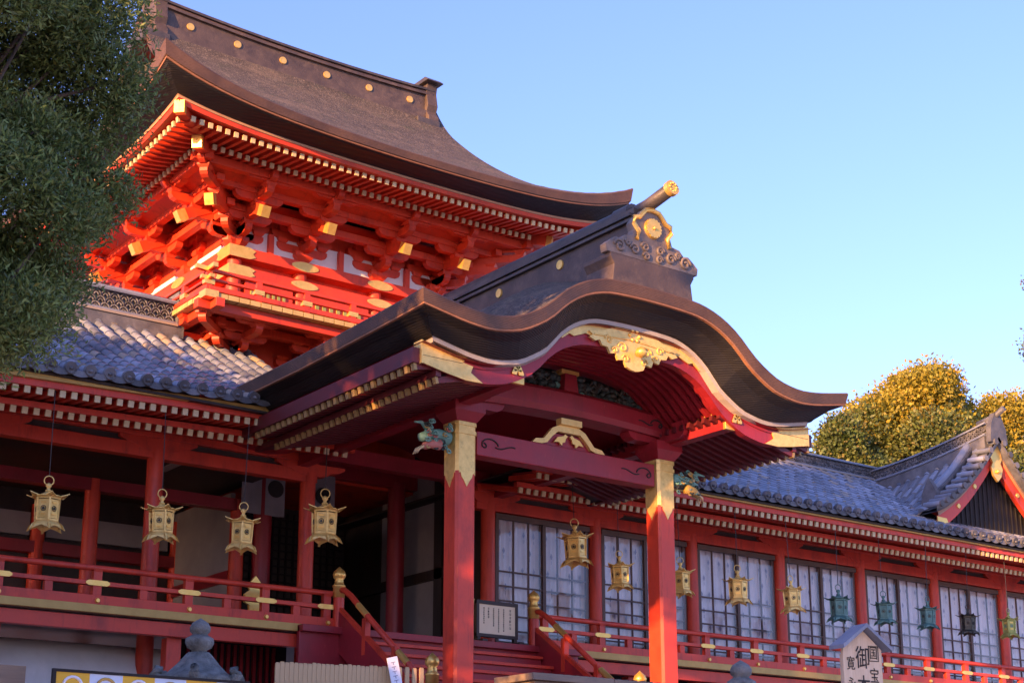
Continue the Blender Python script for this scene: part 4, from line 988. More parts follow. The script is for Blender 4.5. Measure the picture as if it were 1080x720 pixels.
# ------------------------------------------------------------------ stairs
stairs = thing('wooden_staircase', 'red wooden stairs with gold-capped newels climbing into the porch', 'stairs', (X0, 18.8, .4))
SX0, SX1 = 11.70, 15.36; n = 10
m = MB(); m.bx(11.2, 15.9, 14.9, 17.55, .4, 1.28, 'crimson'); m.bx(11.15, 15.95, 14.85, 17.55, 1.28, 1.34, 'crimson'); m.build('landing', stairs)
tr = MB(); tr.bx(0, SX1 - SX0 - .12, 0, .30, -.05, 0, 'vermilion'); tr.bx(.002, SX1 - SX0 - .122, .05, .08, -.2, -.05, 'crimson'); pr = None
for k in range(1, n):
    t = k / n; L = (SX0 + .06, 17.5 + 2.45 * (k - 1) / (n - 1), 1.34 + (DECK - 1.34) * t)
    if pr is None: pr = tr.build('tread', stairs, loc=L, bevel=.006)
    else: dup(pr, None, stairs, L)
m = MB(); m.bx(11.0, 16.2, 19.90, 19.98, 2.2, DECK - .02, 'crimson'); m.bx(11.0, 16.2, 19.80, 21.4, DECK - .10, DECK, 'crimson'); m.build('riser_board', stairs, bevel=.006)
for x in (SX0, SX1):
    m = MB(); m.prism([(17.45, 1.34), (17.45, 1.75), (20.0, 3.45), (20.0, 2.85), (17.8, 1.34)], (x - .04, 0, 0), (0, 1, 0), (0, 0, 1), (.08, 0, 0), 'crimson'); sg = m.build('stringer', stairs, bevel=.005)
    rp = [(x, 20.0, 3.72), (x, 19.85, 3.71), (x, 19.65, 3.60), (x, 19.3, 3.34), (x, 17.6, 2.12)]
    m = MB(); m.tube(rp, .045, 'vermilion', 10); hr = m.build('handrail', stairs)
    for p in (rp[3], (x, 18.2, 2.55)): 
        m = MB(); d = V(0, 1.7, 1.22).normalized(); m.cyl(Vector(p) - d * .16, Vector(p) + d * .16, .05, .05, 'gold', 10); m.build('gold_band', hr)
    m = MB(); m.beam((x, 20, 3.44), (x, 17.55, 1.84), .06, .12, 'vermilion'); m.build('lower_rail', stairs)
    m = MB(); m.bx(-.045, .045, -.045, .045, -.25, .28, 'vermilion'); pr = None
    for y in (19.2, 18.4, 17.8):
        z = lerp(1.9, 3.42, (y - 17.5) / 2.5)
        if pr is None: pr = m.build('baluster', stairs, loc=(x, y, z))
        else: dup(pr, None, stairs, (x, y, z))
nw = MB(); nw.cyl((0, 0, 0), (0, 0, .74), .085, .085, 'vermilion', 14)
gc = MB(); gc.lathe((0, 0, .56), [(.09, 0), (.092, .16), (.098, .165), (.098, .185), (.078, .20), (.066, .24), (.07, .255), (.06, .27), (.092, .31), (.10, .35), (.082, .40), (.035, .44), (.001, .475)], 'gold', 18); p0 = None
for L in ((SX0, 20.0, DECK - .1), (SX1, 20.0, DECK - .1), (SX0 - .02, 17.45, 1.34 + .18), (SX1 + .02, 17.45, 1.34 + .18)):
    if p0 is None: p0 = nw.build('newel', stairs, loc=L); q0 = gc.build('gold_finial', p0, loc=L)
    else: p1 = dup(p0, None, stairs, L); dup(q0, None, p1, L)
m = MB(); m.bx(-.085, .085, -.085, .085, 0, .2, 'vermilion'); k0 = None

# ------------------------------------------------------------------ hanging lanterns
def lantern(metal, dark, glow, name, label):
    root = thing(name, label, 'lantern')
    def hexpts(r, z, rot=0): return [V(r * math.cos(R(60 * k + 30) + rot), r * math.sin(R(60 * k + 30) + rot), z) for k in range(6)]
    m = MB(); hp = hexpts(.15, -.56); tp = hexpts(.162, -.27)      # six-sided fire box
    for k in range(6):
        a, b, c, d = hp[k], hp[(k + 1) % 6], tp[(k + 1) % 6], tp[k]
        nrm = ((b - a).cross(d - a)).normalized()
        m.beam(a, d, .022, .022, metal); m.beam(a, b, .024, .028, metal); m.beam(d, c, .024, .028, metal)
        e = .84; cc = (a + b + c + d) / 4
        q = [cc + (p - cc) * e - nrm * .004 for p in (a, b, c, d)]
        m.add(q, [(0, 1, 2, 3)], metal); cen = cc + nrm * .004
        u = (b - a).normalized(); v = V(0, 0, 1)
        for zz in (-.075, .078): m.prism([(-.035, zz - .012), (.035, zz - .012), (.035, zz + .012), (-.035, zz + .012)], cen, u, v, nrm * .004, glow)
        m.tube([cen + u * (.032 * math.cos(t)) + v * (.034 * math.sin(t)) for t in frange(0, 2 * math.pi, 13)[:-1]], .005, dark, 4, True)
        m.prism([(-.014, -.018), (.014, -.018), (.02, .0), (0, .024), (-.02, 0)], cen, u, v, nrm * .004, dark)
    m.build('fire_box', root)
    m = MB(); 
    m.lathe((0, 0, 0), [(.135, -.262), (.145, -.25), (.12, -.232), (.075, -.21), (.045, -.19), (.035, -.175), (.001, -.17)], metal, 6, False, R(30))
    for k in range(6):       # upturned petals of the roof
        a = R(60 * k + 30); u = V(math.cos(a), math.sin(a), 0); s_ = V(-u.y, u.x, 0)
        p = [u * .09 + V(0, 0, -.235), u * .17 + s_ * .055 + V(0, 0, -.245), u * .215 + s_ * .02 + V(0, 0, -.222), u * .245 + V(0, 0, -.205), u * .215 - s_ * .02 + V(0, 0, -.222), u * .17 - s_ * .055 + V(0, 0, -.245)]
        m.add(p + [x - V(0, 0, .012) for x in p], [(0, 1, 2, 3, 4, 5), (11, 10, 9, 8, 7, 6)] + [(i, 6 + i, 6 + (i + 1) % 6, (i + 1) % 6) for i in range(6)], metal)
        a2 = R(60 * k); u = V(math.cos(a2), math.sin(a2), 0); s_ = V(-u.y, u.x, 0)
        p = [u * .08 + V(0, 0, -.24), u * .15 + s_ * .07 + V(0, 0, -.25), u * .17 + V(0, 0, -.24), u * .15 - s_ * .07 + V(0, 0, -.25)]
        m.add(p + [x - V(0, 0, .01) for x in p], [(0, 1, 2, 3), (7, 6, 5, 4)] + [(i, 4 + i, 4 + (i + 1) % 4, (i + 1) % 4) for i in range(4)], metal)
    m.v = [(x * 1.18, y * 1.18, z) for x, y, z in m.v]
    m.build('roof', root)
    m = MB()
    for k in range(6):       # flared skirt cut to points
        a = R(60 * k + 60); u = V(math.cos(a), math.sin(a), 0); s_ = V(-u.y, u.x, 0)
        p = [u * .10 + s_ * .062 + V(0, 0, -.565), u * .145 + s_ * .10 + V(0, 0, -.625), u * .175 + s_ * .11 + V(0, 0, -.70), u * .15 + s_ * .06 + V(0, 0, -.665), u * .145 + V(0, 0, -.635), u * .15 - s_ * .06 + V(0, 0, -.665), u * .175 - s_ * .11 + V(0, 0, -.70), u * .145 - s_ * .10 + V(0, 0, -.625), u * .10 - s_ * .062 + V(0, 0, -.565)]
        q = [x - u * .008 for x in p]
        m.add(p + q, [(0, 1, 7, 8), (1, 2, 3), (1, 3, 4), (1, 4, 7), (7, 4, 5), (7, 5, 6), (17, 16, 10, 9), (12, 11, 10), (13, 12, 10), (16, 13, 10), (14, 13, 16), (15, 14, 16)], metal)
    m.lathe((0, 0, 0), [(.001, -.60), (.07, -.595), (.12, -.575), (.13, -.565), (.12, -.555), (.001, -.553)], metal, 6, False, R(30))
    m.v = [(x * 1.25, y * 1.25, z) for x, y, z in m.v]
    m.build('skirt', root)
    m = MB(); m.lathe((0, 0, 0), [(.03, -.175), (.045, -.16), (.025, -.145), (.022, -.125), (.042, -.10), (.035, -.075), (.012, -.06), (.001, -.055)], metal, 12)
    fn = m.build('finial', root)
    m = MB(); m.tube([(.062 * math.cos(t), 0, -.028 + .062 * math.sin(t)) for t in frange(0, 2 * math.pi, 21)[:-1]], .0085, 'iron' if dark == 'ink' else metal, 6, True); m.build('ring', fn)
    m = MB(); m.cyl((0, 0, .03), (0, 0, 1.25), .0065, .0065, 'iron', 5); m.build('chain', root)
    return root
GOLDL = lantern('old_gold', 'dark_bronze', 'gold', 'hanging_lantern', 'x')
GRN = lantern('verdigris', 'dark_bronze', 'verdigris', 'hanging_lantern', 'x')
DRK = lantern('dark_bronze', 'ink', 'dark_bronze', 'hanging_lantern', 'x')
YEL = lantern('yellow_green', 'verdigris', 'gold', 'hanging_lantern', 'x')  # green lantern with its sunlit look put into the metal colour
LN = [(GOLDL, 7.02, 4.69, 1.0, 20, 'gold hanging lantern at the far left, before the dark open hall'),
      (GOLDL, 8.61, 4.73, 1.0, 24, 'gold hanging lantern before the bright red column of the left hall'),
      (GOLDL, 9.85, 4.71, .98, 2, 'gold hanging lantern below the white crest curtain, turned face on'),
      (GOLDL, 11.16, 5.08, 1.12, 14, 'larger gold lantern hanging nearest the porch on its left'),
      (GOLDL, 15.86, 5.22, 1.10, 8, 'largest gold lantern right of the porch, beside the notice board window'),
      (GOLDL, 16.82, 4.80, .92, 2, 'small gold lantern just left of the right porch column'),
      (GOLDL, 18.20, 4.84, .94, 0, 'gold lantern just right of the right porch column'),
      (GOLDL, 19.58, 4.85, .98, 12, 'gold lantern midway between the porch column and the sign'),
      (GOLDL, 20.93, 4.80, .95, 26, 'gold lantern farthest right, next to the green ones'),
      (GRN, 22.21, 4.76, .98, 18, 'green bronze lantern above the left of the gabled sign, pale windows'),
      (GRN, 23.48, 4.76, .90, 3, 'green bronze lantern above the right slope of the gabled sign'),
      (GRN, 24.80, 4.78, .90, 22, 'green bronze lantern in front of a red column, right of the sign'),
      (DRK, 26.06, 4.74, .86, 4, 'dark bronze lantern in front of a sunlit curtain'),
      (YEL, 27.38, 4.78, .86, 28, 'green lantern coloured yellow for sunlight at the far right edge')]
used = set()
for src, x, z, s_, rz, lb in LN:
    if src.name in used: o = dup_tree(src, (x, 19.55, z), R(rz - 30), s_)
    else: o = src; o.location = (x, 19.55, z); o.scale = (s_,) * 3; used.add(src.name)
    o.rotation_euler = (R(rnd_w.uniform(-2.2, 2.2)), R(rnd_w.uniform(-2.2, 2.2)), R(rz - 30))
    o['label'] = lb; o['group'] = 'lanterns hanging under the eaves'

# ------------------------------------------------------------------ curtains with crests in the gate hall
for i, (x, lb) in enumerate(((11.90, 'plain white curtain strip hanging in the dark hall, leftmost'), (12.34, 'white curtain strip with black round crest left of a red column'), (13.27, 'white curtain strip with black round crest right of a red column'))):
    w = .37 + .12 * (i == 2); c = thing('hanging_curtain', lb, 'curtain', (x, 23.35, 5.25), 'white crest curtains in the hall')
    m = MB(); rows = [[(x + u * w, 23.35 + .02 * math.sin(u * 7 + i), z) for u in frange(-.5, .5, 12)] for z in (5.5, 6.35)]
    m.grid(rows, 'dim_cloth'); m.grid([[(p[0], p[1] + .006, p[2]) for p in r_] for r_ in rows], 'dim_cloth'); m.build('cloth', c)
    if i:
        m = MB(); m.cyl((x, 23.325, 5.97), (x, 23.315, 5.97), .15, .15, 'ink', 24)
        m.build('round_crest', c)

# ------------------------------------------------------------------ signs and things in front
def text_mesh(name, body, size, parent, loc, rot, m_):
    cu = bpy.data.curves.new(name, 'FONT'); cu.body = body; cu.size = size; cu.align_x = 'CENTER'; cu.align_y = 'CENTER'; cu.extrude = .002
    t = bpy.data.objects.new(name + '_tmp', cu); COL.objects.link(t)
    bpy.context.view_layer.update()
    me = bpy.data.meshes.new_from_object(t.evaluated_get(bpy.context.evaluated_depsgraph_get())); me.materials.clear(); me.materials.append(MAT[m_])
    bpy.data.objects.remove(t); bpy.data.curves.remove(cu)
    o = bpy.data.objects.new(name, me); COL.objects.link(o); o.parent = parent; o.location = loc; o.rotation_euler = rot
    return o
sg = thing('sign_board', 'pale wooden sign with a little roof and brushed black characters', 'sign', (15.18, 13.0, .4))
sg.rotation_euler = (0, 0, R(-8))
m = MB(); m.prism([(-.40, 0), (.40, 0), (.40, 2.02), (0, 2.27), (-.40, 2.02)], (0, .03, 0), (1, 0, 0), (0, 0, 1), (0, .05, 0), 'pale_wood'); bd = m.build('board', sg, loc=None); bd.location = (0, 0, 0)
m = MB()
for sx in (-1, 1): m.prism([(0, 2.33), (.50, 2.05), (.50, 2.00), (0, 2.28)] if sx > 0 else [(0, 2.33), (-.50, 2.05), (-.50, 2.0), (0, 2.28)], (0, -.12, 0), (1, 0, 0), (0, 0, 1), (0, .36, 0), 'tile')
q = m.build('sign_roof', sg); q.location = (0, 0, 0)
m = MB(); m.bx(-.36, -.28, .085, .16, 0, 1.95, 'pale_wood'); m.bx(.28, .36, .085, .16, 0, 1.95, 'pale_wood'); q = m.build('post', sg); q.location = (0, 0, 0)
sg.scale = (.78, .78, 1)
RX = (R(90), 0, 0)
for ch, x, z, s_ in (('国', .225, 1.965, .175), ('宝', .225, 1.68, .20), ('御', -.005, 1.89, .30), ('本', -.005, 1.54, .28), ('社', -.005, 1.20, .28), ('寛', -.255, 1.82, .18), ('永', -.255, 1.56, .18), ('年', -.255, 1.30, .18)):
    text_mesh('lettering', ch, s_, bd, (x, .022, z), RX, 'ink')
m = MB(); 
for a, b, c, d in ((.13, .325, 1.87, 1.88), (.13, .325, 2.055, 2.065), (.125, .135, 1.87, 2.065), (.32, .33, 1.87, 2.065)): m.bx(a, b, .021, .03, c, d, 'ink')
q = m.build('lettering_frame', bd); q.location = (0, 0, 0)

nb = thing('notice_board', 'small framed cream notice with columns of black writing, on the deck', 'notice board', (14.68, 20.1, DECK))
m = MB(); m.bx(-.37, .37, -.02, .02, .16, .64, 'board_cream'); bd = m.build('panel', nb); bd.location = (0, 0, 0)
m = MB(); m.bx(-.41, -.36, -.035, .035, .12, .68, 'dark_wood'); m.bx(.36, .41, -.035, .035, .12, .68, 'dark_wood'); m.bx(-.41, .41, -.036, .036, .63, .69, 'dark_wood'); m.bx(-.41, .41, -.036, .036, .11, .16, 'dark_wood')
q = m.build('frame', nb); q.location = (0, 0, 0)
m = MB()
for x in (-.36, .36): m.bx(x - .03, x + .03, -.03, .03, .0, .12, 'dark_wood'); m.bx(x - .05, x + .05, -.2, .2, 0, .05, 'dark_wood')
q = m.build('foot', nb); q.location = (0, 0, 0)
m = MB(); rnd = random.Random(5)
for cx, n_, s_ in ((.26, 6, 1.5), (.13, 11, .9), (.03, 13, .8), (-.07, 10, .8), (-.17, 4, 1.2), (-.26, 8, .9)):
    z = .58
    for k in range(n_):
        h = .03 * s_
        for j in range(3): m.bx(cx - .014 * s_, cx + .014 * s_, -.0225, -.0205, z - j * h * .32 - .004, z - j * h * .32, 'ink')
        m.bx(cx - .003 + rnd.uniform(-.008, .008), cx + .003 + rnd.uniform(-.003, .003), -.0226, -.0204, z - h * .9, z, 'ink'); z -= h * 1.25
        if z < .2: break
q = m.build('writing', bd); q.location = (0, 0, 0)
ct = thing('gilt_plaque', 'small gilt pointed plaque standing on the deck beside the notice board', 'plaque', (14.22, 20.2, DECK))
m = MB(); m.prism([(-.09, 0), (.09, 0), (.09, .62), (.14, .68), (0, .80), (-.14, .68), (-.09, .62)], (0, 0, 0), (1, 0, 0), (0, 0, 1), (0, .05, 0), 'old_gold'); q = m.build('plate', ct); q.location = (0, 0, 0)
m = MB(); m.bx(-.14, .14, -.06, .1, 0, .06, 'dark_wood'); q = m.build('base', ct); q.location = (0, 0, 0)
ct = thing('gilt_plaque', 'gilt pointed plaque standing behind the left railing by the column', 'plaque', (10.55, 20.45, DECK))
m = MB(); m.prism([(-.09, .05), (.09, .05), (.09, .30), (.17, .34), (.17, .46), (.09, .52), (.12, .60), (0, .74), (-.12, .60), (-.09, .52), (-.17, .46), (-.17, .34), (-.09, .30)], (0, 0, 0), (1, 0, 0), (0, 0, 1), (0, .05, 0), 'gold'); q = m.build('plate', ct); q.location = (0, 0, 0)
m = MB(); m.bx(-.14, .14, -.06, .1, 0, .06, 'dark_wood'); q = m.build('base', ct); q.location = (0, 0, 0)

def slip(lb, loc, ry, h, w, base):
    t = thing('paper_slip', lb, 'paper slip', loc)
    m = MB(); m.bx(-w / 2, w / 2, -.004, .004, 0, h, 'paper'); o = m.build('sheet', t); o.location = (0, 0, 0)
    m = MB(); rnd = random.Random(int(loc[0] * 7))
    for k in range(6):
        z = h - .06 - k * h * .13; m.bx(-w * .2, w * .2, -.0065, -.0045, z - .008, z, 'motif'); m.bx(-.004, .004, -.0066, -.0044, z - .035, z, 'motif')
    q = m.build('writing', o); q.location = (0, 0, 0)
    if base: q = base.build('stand', t); q.location = (0, 0, 0)
    t.rotation_euler = (0, R(ry), 0); return t
slip('white paper slip with faint writing leaning on the bamboo fence', (10.16, 15.9, 1.82), -14, .42, .15, None)
slip('white paper slip leaning on the stair tread inside the porch', (12.98, 18.6, 2.30), -20, .36, .10, None)

fn = thing('bamboo_fence', 'split bamboo fence in front of the stairs, wider gaps at its right', 'fence', (9.6, 16.0, .4))
m = MB(); m.prism([(-.028, 0), (.028, 0), (.028, 1), (.02, 1.012), (-.02, 1.012), (-.028, 1)], (0, 0, 0), (1, 0, 0), (0, 0, 1), (0, .02, 0), 'bamboo'); pr = None
xs = [8.58 + .060 * k for k in range(26)] + [10.14 + .105 * k for k in range(5)]
for x in xs:
    h = 1.66 + .055 * (x - 8.56) / 2 + random.uniform(-.008, .008); L = (x, 16.0, .4)
    if pr is None: pr = m.build('slat', fn, loc=L); pr.scale.z = h
    else: q = dup(pr, None, fn, L); q.scale.z = h
m = MB(); m.bx(8.5, 10.7, 16.02, 16.05, 1.25, 1.32, 'bamboo'); m.bx(8.5, 10.7, 16.02, 16.05, .7, .77, 'bamboo'); m.build('cross_rail', fn)

bx_ = thing('offertory_box', 'weathered wooden offertory box at the foot of the stairs, only its top showing', 'offertory box', (13.2, 15.9, 1.34))
m = MB(); m.bx(-1.25, 1.15, -.35, .35, 0, .70, 'grey_wood'); q = m.build('box', bx_, bevel=.01); q.location = (0, 0, 0)
m = MB(); m.bx(-1.32, 0, -.42, .42, .70, .79, 'grey_wood'); m.bx(.01, 1.22, -.42, .42, .70, .785, 'grey_wood'); q = m.build('lid', bx_, bevel=.008); q.location = (0, 0, 0)
m = MB()
for k in range(16): m.bx(-1.1 + k * .14, -1.04 + k * .14, -.3, .3, .79, .81, 'dark_wood')
q = m.build('grille', bx_); q.location = (0, 0, 0)

bn = thing('banner_board', 'dark framed board of yellow and pale blue stripes with faint round crests', 'banner', (5.75, 13.0, .4))
m = MB(); W_ = .90
for k in range(6): m.bx(-W_ + k * .30, -W_ + (k + 1) * .30, -.01, .01, .35, 1.06, 'banner_yellow' if k % 2 == 0 else 'banner_blue')
sh = m.build('cloth', bn); sh.location = (0, 0, 0)
m = MB(); m.bx(-W_ - .03, W_ + .03, -.02, .02, 1.06, 1.085, 'ink'); m.bx(-W_ - .03, -W_, -.02, .02, 0, 1.06, 'ink'); m.bx(W_, W_ + .03, -.02, .02, 0, 1.06, 'ink'); m.bx(-W_ - .03, W_ + .03, -.02, .02, .32, .35, 'ink'); q = m.build('frame', bn); q.location = (0, 0, 0)
for k in range(6):
    m = MB(); m.tube([(-W_ + .15 + k * .3 + .085 * math.cos(t), -.012, .94 + .085 * math.sin(t)) for t in frange(0, 2 * math.pi, 19)[:-1]], .014, 'paper' if k % 2 == 0 else 'ochre', 5, True)
    m.lathe((-W_ + .15 + k * .3, -.01, .94), [(.001, -.03), (.04, 0), (.001, .03)], 'paper' if k % 2 == 0 else 'ochre', 10)
    q = m.build('round_crest', sh); q.location = (0, 0, 0)
bp = thing('plank_screen', 'low brown plank screen at the lower left corner', 'screen', (3.4, 13.3, .4))
m = MB(); 
for k in range(5): m.bx(-1.2 + k * .5, -1.2 + k * .5 + .49, -.02, .02, 0, 1.12, 'grey_wood')
q = m.build('planks', bp); q.location = (0, 0, 0)
m = MB(); m.bx(-1.2, 1.3, .02, .07, .2, .3, 'grey_wood'); m.bx(-1.2, 1.3, .02, .07, .85, .95, 'grey_wood'); q = m.build('batten', bp); q.location = (0, 0, 0)

def stone_lantern(loc, s_, lb):
    t = thing('stone_lantern', lb, 'stone lantern', loc, 'stone lanterns before the halls'); t.scale = (s_,) * 3
    def P_(name, fn_):
        m = MB(); fn_(m); o = m.build(name, t); o.location = (0, 0, 0); return o
    P_('base', lambda m: m.lathe((0, 0, 0), [(.42, 0), (.42, .12), (.30, .2), (.22, .25), (.001, .25)], 'stone', 6, False))
    P_('shaft', lambda m: m.lathe((0, 0, 0), [(.16, .25), (.15, .5), (.175, .53), (.15, .56), (.15, .82), (.001, .82)], 'stone', 16))
    P_('platform', lambda m: m.lathe((0, 0, 0), [(.17, .82), (.33, .92), (.35, .99), (.28, 1.0), (.001, 1.0)], 'stone', 6, False))
    def fb(m):
        for k in range(6):
            a = R(60 * k); m.beam((.22 * math.cos(a), .22 * math.sin(a), 1.0), (.22 * math.cos(a), .22 * math.sin(a), 1.3), .07, .07, 'stone')
        m.lathe((0, 0, 0), [(.24, 1.27), (.24, 1.33), (.001, 1.33)], 'stone', 6, False)
    P_('fire_box', fb)
    def cap(m):
        rows = []
        for r_, z in ((.001, 1.31), (.42, 1.31), (.45, 1.36), (.44, 1.40), (.34, 1.45), (.24, 1.55), (.15, 1.66), (.12, 1.69), (.001, 1.70)):
            rows.append([(r_ * (1 + .10 * abs(math.cos(3 * a)) ** 6) * math.cos(a), r_ * (1 + .10 * abs(math.cos(3 * a)) ** 6) * math.sin(a), z) for a in frange(0, 2 * math.pi, 49)])
        m.grid(rows, 'stone')
        for k in range(6):
            a = R(60 * k); u = V(math.cos(a), math.sin(a), 0)
            m.tube([u * .40 + V(0, 0, 1.36), u * .49 + V(0, 0, 1.37), u * .535 + V(0, 0, 1.42), u * .50 + V(0, 0, 1.47), u * .45 + V(0, 0, 1.46)], lambda q: .065 - .015 * q, 'stone', 8)
    c = P_('cap', cap)
    m = MB(); m.lathe((0, 0, 0), [(.09, 1.68), (.09, 1.72), (.14, 1.745), (.165, 1.80), (.16, 1.85), (.10, 1.885), (.085, 1.90), (.115, 1.93), (.12, 1.98), (.09, 2.03), (.035, 2.065), (.001, 2.085)], 'stone', 20)
    o = m.build('finial', c); o.location = (0, 0, 0); return t
stone_lantern((6.64, 14.0, .4), .855, 'mossy stone lantern cap with onion finial in front of the left railing')
stone_lantern((12.92, 12.9, -.1), 1.06, 'stone lantern whose finial alone shows below the right railing')

# dry grass on the porch roof
m = MB(); rnd = random.Random(2)
for k in range(16):
    a = rnd.uniform(0, 6.3); h = rnd.uniform(.14, .36); b = V(15.02 + rnd.uniform(-.05, .05), 15.3 + rnd.uniform(-.05, .05), 6.98); u = V(math.cos(a), math.sin(a), 0)
    m.tube([b, b + u * .03 + V(0, 0, h * .6), b + u * rnd.uniform(.05, .10) + V(0, 0, h)], lambda t: .012 * (1 - t) + .003, 'straw', 4)
tag(m.build('grass_tuft'), 'small tuft of dry yellow grass growing on the porch roof', 'grass tuft')

# ------------------------------------------------------------------ trees
def leaves(name, parent, clumps, n, size, mm, seed, aspect=.42, up=.2, shell=.55, tuft=4):
    rng = np.random.default_rng(seed); C = np.array([c[:3] for c in clumps], float); Rr = np.array([c[3] for c in clumps], float)
    w = Rr ** 2; w /= w.sum(); k = n // tuft
    ci = rng.choice(len(C), k, p=w); d = rng.normal(size=(k, 3)); d /= np.linalg.norm(d, axis=1)[:, None]
    rr = Rr[ci] * (shell + (1 - shell) * rng.random(k) ** .6) * (1 + .13 * rng.normal(size=k))
    base = C[ci] + d * rr[:, None] * np.array([1, 1, .85])
    base = np.repeat(base, tuft, 0) + rng.normal(size=(k * tuft, 3)) * size * .9
    ax = np.repeat(d, tuft, 0) * .8 + rng.normal(size=(k * tuft, 3)) * .7 + np.array([0, 0, up]); ax /= np.linalg.norm(ax, axis=1)[:, None]
    sd = np.cross(ax, rng.normal(size=ax.shape)); sd /= np.linalg.norm(sd, axis=1)[:, None]
    s_ = size * (.6 + .8 * rng.random(len(base)))[:, None]
    v = np.stack([base - ax * s_ * .5, base + sd * s_ * aspect * .5 - ax * s_ * .05, base + ax * s_ * .5, base - sd * s_ * aspect * .5 - ax * s_ * .05], 1).reshape(-1, 3)
    me = bpy.data.meshes.new(name); N = len(base)
    me.vertices.add(4 * N); me.vertices.foreach_set('co', v.ravel()); me.loops.add(4 * N); me.loops.foreach_set('vertex_index', np.arange(4 * N, dtype=np.int32))
    me.polygons.add(N); me.polygons.foreach_set('loop_start', np.arange(N, dtype=np.int32) * 4); me.polygons.foreach_set('loop_total', np.full(N, 4, np.int32))
    me.materials.append(MAT[mm]); me.update(); me.validate()
    o = bpy.data.objects.new(name, me); COL.objects.link(o); o.parent = parent; o.location = -wloc(parent); return o
def tree(name, label, cat, base, clumps, n, size, mm, seed, trunk_r, group=None, **kw):
    t = thing(name, label, cat, base, group); m = MB(); b = Vector(base); rnd = random.Random(seed)
    top = Vector(max(clumps, key=lambda c: c[2])[:3]); mid = b.lerp(top, .5) + V(rnd.uniform(-.3, .3), rnd.uniform(-.3, .3), 0)
    m.tube([b, b.lerp(mid, .5), mid, mid.lerp(top, .5), top], lambda q: trunk_r * (1 - .8 * q), 'trunk', 10)
    for c in clumps:
        c_ = Vector(c[:3]); q = rnd.uniform(.25, .7); o = b.lerp(mid, q * 2) if q < .5 else mid.lerp(top, q * 2 - 1)
        o.z = min(o.z, c_.z)
        m.tube([o, o.lerp(c_, .5) + V(0, 0, c[3] * .15), c_], lambda q: trunk_r * .32 * (1 - .8 * q), 'trunk', 6)
    m.build('trunk', t); leaves('crown', t, clumps, n, size, mm, seed, **kw); return t
rnd = random.Random(11)
def blob(c, rad, n, r0, r1, sq=(1, 1, 1)):
    out = []
    for _ in range(n):
        a, e = rnd.uniform(0, 6.283), rnd.uniform(-1, 1); q = rnd.random() ** .4 * rad
        ce = math.sqrt(1 - e * e); out.append((c[0] + q * ce * math.cos(a) * sq[0], c[1] + q * ce * math.sin(a) * sq[1], c[2] + q * e * sq[2], rnd.uniform(r0, r1)))
    return out
# near conifer at the left edge
cl = []
for z, xe in ((10.0, 5.15), (9.4, 5.2), (8.9, 5.25), (8.4, 5.32), (7.95, 5.55), (7.5, 5.82), (7.0, 5.78), (6.5, 5.74), (6.0, 5.62), (5.5, 5.48), (5.1, 5.28), (4.8, 5.05)):
    for k in range(7):
        rr = rnd.uniform(.32, .56); cl.append((xe - rr * .95 - .40 * k + rnd.uniform(-.1, .06), 14 + rnd.uniform(-1.2, 1.2) * min(1, .3 + .25 * k), z + rnd.uniform(-.25, .25), rr))
cl = [tuple(q * .72 for q in c) for c in cl]
tree('conifer_tree', 'dark green conifer filling the upper left, hiding the gate eave', 'tree', (1.5, 10.2, -1.6), cl, 330000, .048, 'leaf_dark', 5, .13, aspect=.28, up=.35, shell=.3, tuft=6)
# sunlit trees behind the right hall
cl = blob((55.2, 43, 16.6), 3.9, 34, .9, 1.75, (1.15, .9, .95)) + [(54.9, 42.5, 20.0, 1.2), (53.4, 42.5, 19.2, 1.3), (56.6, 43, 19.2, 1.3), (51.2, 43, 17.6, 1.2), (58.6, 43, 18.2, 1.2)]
bt = tree('broadleaf_tree', 'big round tree with its sunlit top coloured yellow behind the right hall roof', 'tree', (55.2, 43.5, .4), [c for c in cl if c[2] > 17.6 or rnd.random() < .22], 70000, .17, 'leaf_sun_yellow', 21, .45, 'trees behind the right hall', aspect=.6, shell=.4)  # yellow leaves stand for sun on the top clumps
leaves('shaded_lower_crown', bt, [c for c in cl if c[2] <= 17.9], 60000, .17, 'leaf_green', 27, aspect=.6, shell=.4)  # green leaves paint in the shade of the lower half
cl = blob((48.4, 42, 14.6), 2.0, 18, .6, 1.1, (1, .9, 1)) + [(48.4, 42, 16.9, .7)]
tree('broadleaf_tree', 'small green tree behind the roof between the porch eave and the big yellow tree', 'tree', (48.4, 42.3, .4), cl, 36000, .16, 'leaf_green', 22, .25, 'trees behind the right hall', aspect=.6, shell=.5)
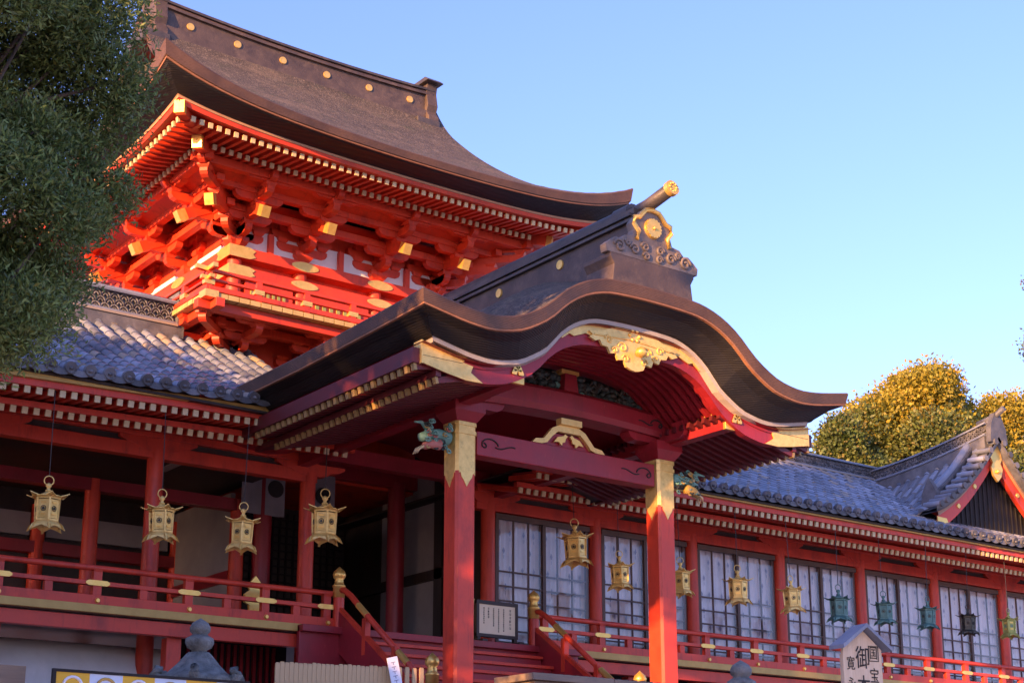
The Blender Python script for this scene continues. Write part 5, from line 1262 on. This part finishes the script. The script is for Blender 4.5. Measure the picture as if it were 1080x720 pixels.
cl = blob((63.2, 44, 17.2), 3.0, 30, .8, 1.4, (1, .9, 1.0)) + [(63, 44, 20.4, 1.2), (61.2, 43.5, 20.0, 1.1)]
tree('broadleaf_tree', 'yellow leaved tree at the right edge behind the gabled roof', 'tree', (63.5, 44.5, .4), cl, 70000, .17, 'leaf_sun_yellow', 23, .4, 'trees behind the right hall', aspect=.6, shell=.5)
cl = blob((57.6, 46, 13.4), 2.6, 24, .8, 1.3, (2.2, .7, 1.0))
tree('broadleaf_tree', 'lower dark green tree under the yellow ones, along the roof ridge', 'tree', (57.6, 46.5, .4), cl, 40000, .18, 'leaf_green', 24, .3, 'trees behind the right hall', aspect=.6, shell=.5)
# unseen trees added west of the court, crowns shaped to shade left hall and porch
for i, (y, zt) in enumerate(((6.9, 12.6), (11.6, 13.4), (15.9, 10.4))):
    cl = []
    for k in range(100):
        c = (-5.5 + rnd.uniform(-1.4, 1.4), y + rnd.uniform(-2.5, 2.5), rnd.uniform(1.6, zt - .7), rnd.uniform(.6, .9))
        if c[1] > 13.6 and c[2] > 10.0: continue
        if c[1] < 8.8 and c[2] > 6.0 and rnd.random() < .9: continue
        if 8.2 <= c[1] < 11.8 and 5.0 < c[2] < 9.6 and rnd.random() < .8: continue
        cl.append(c)
    if i == 1: cl += [(-5.5 + rnd.uniform(-1, 1), rnd.uniform(8.6, 11.2), rnd.uniform(12.8, 15.0), .75) for k in range(14)]
    tree('broadleaf_tree', ('leafy tree at the south end of the unseen shade trees added west of the court', 'tallest tree in the middle of the unseen shade trees added west of the court', 'leafy tree at the north end of the unseen added shade trees, nearest the left hall')[i], 'tree', (-6.5, y, .4 if y > 12.6 else -1.6), cl, 26000, .34, 'leaf_green', 40 + i, .25, 'added shade trees west of the court', aspect=.6, shell=.2)
cl = blob((67.2, 42, 25.4), 2.6, 22, .7, 1.2) + [(63.2, 42, 26.6, .45), (62.75, 42, 26.75, .28), (62.9, 42, 26.35, .28)]
tree('tall_tree', 'tall tree whose leafy tip just enters at the right edge of the sky', 'tree', (66, 42, .4), cl, 30000, .15, 'leaf_green', 29, .35, None, aspect=.6, shell=.4)
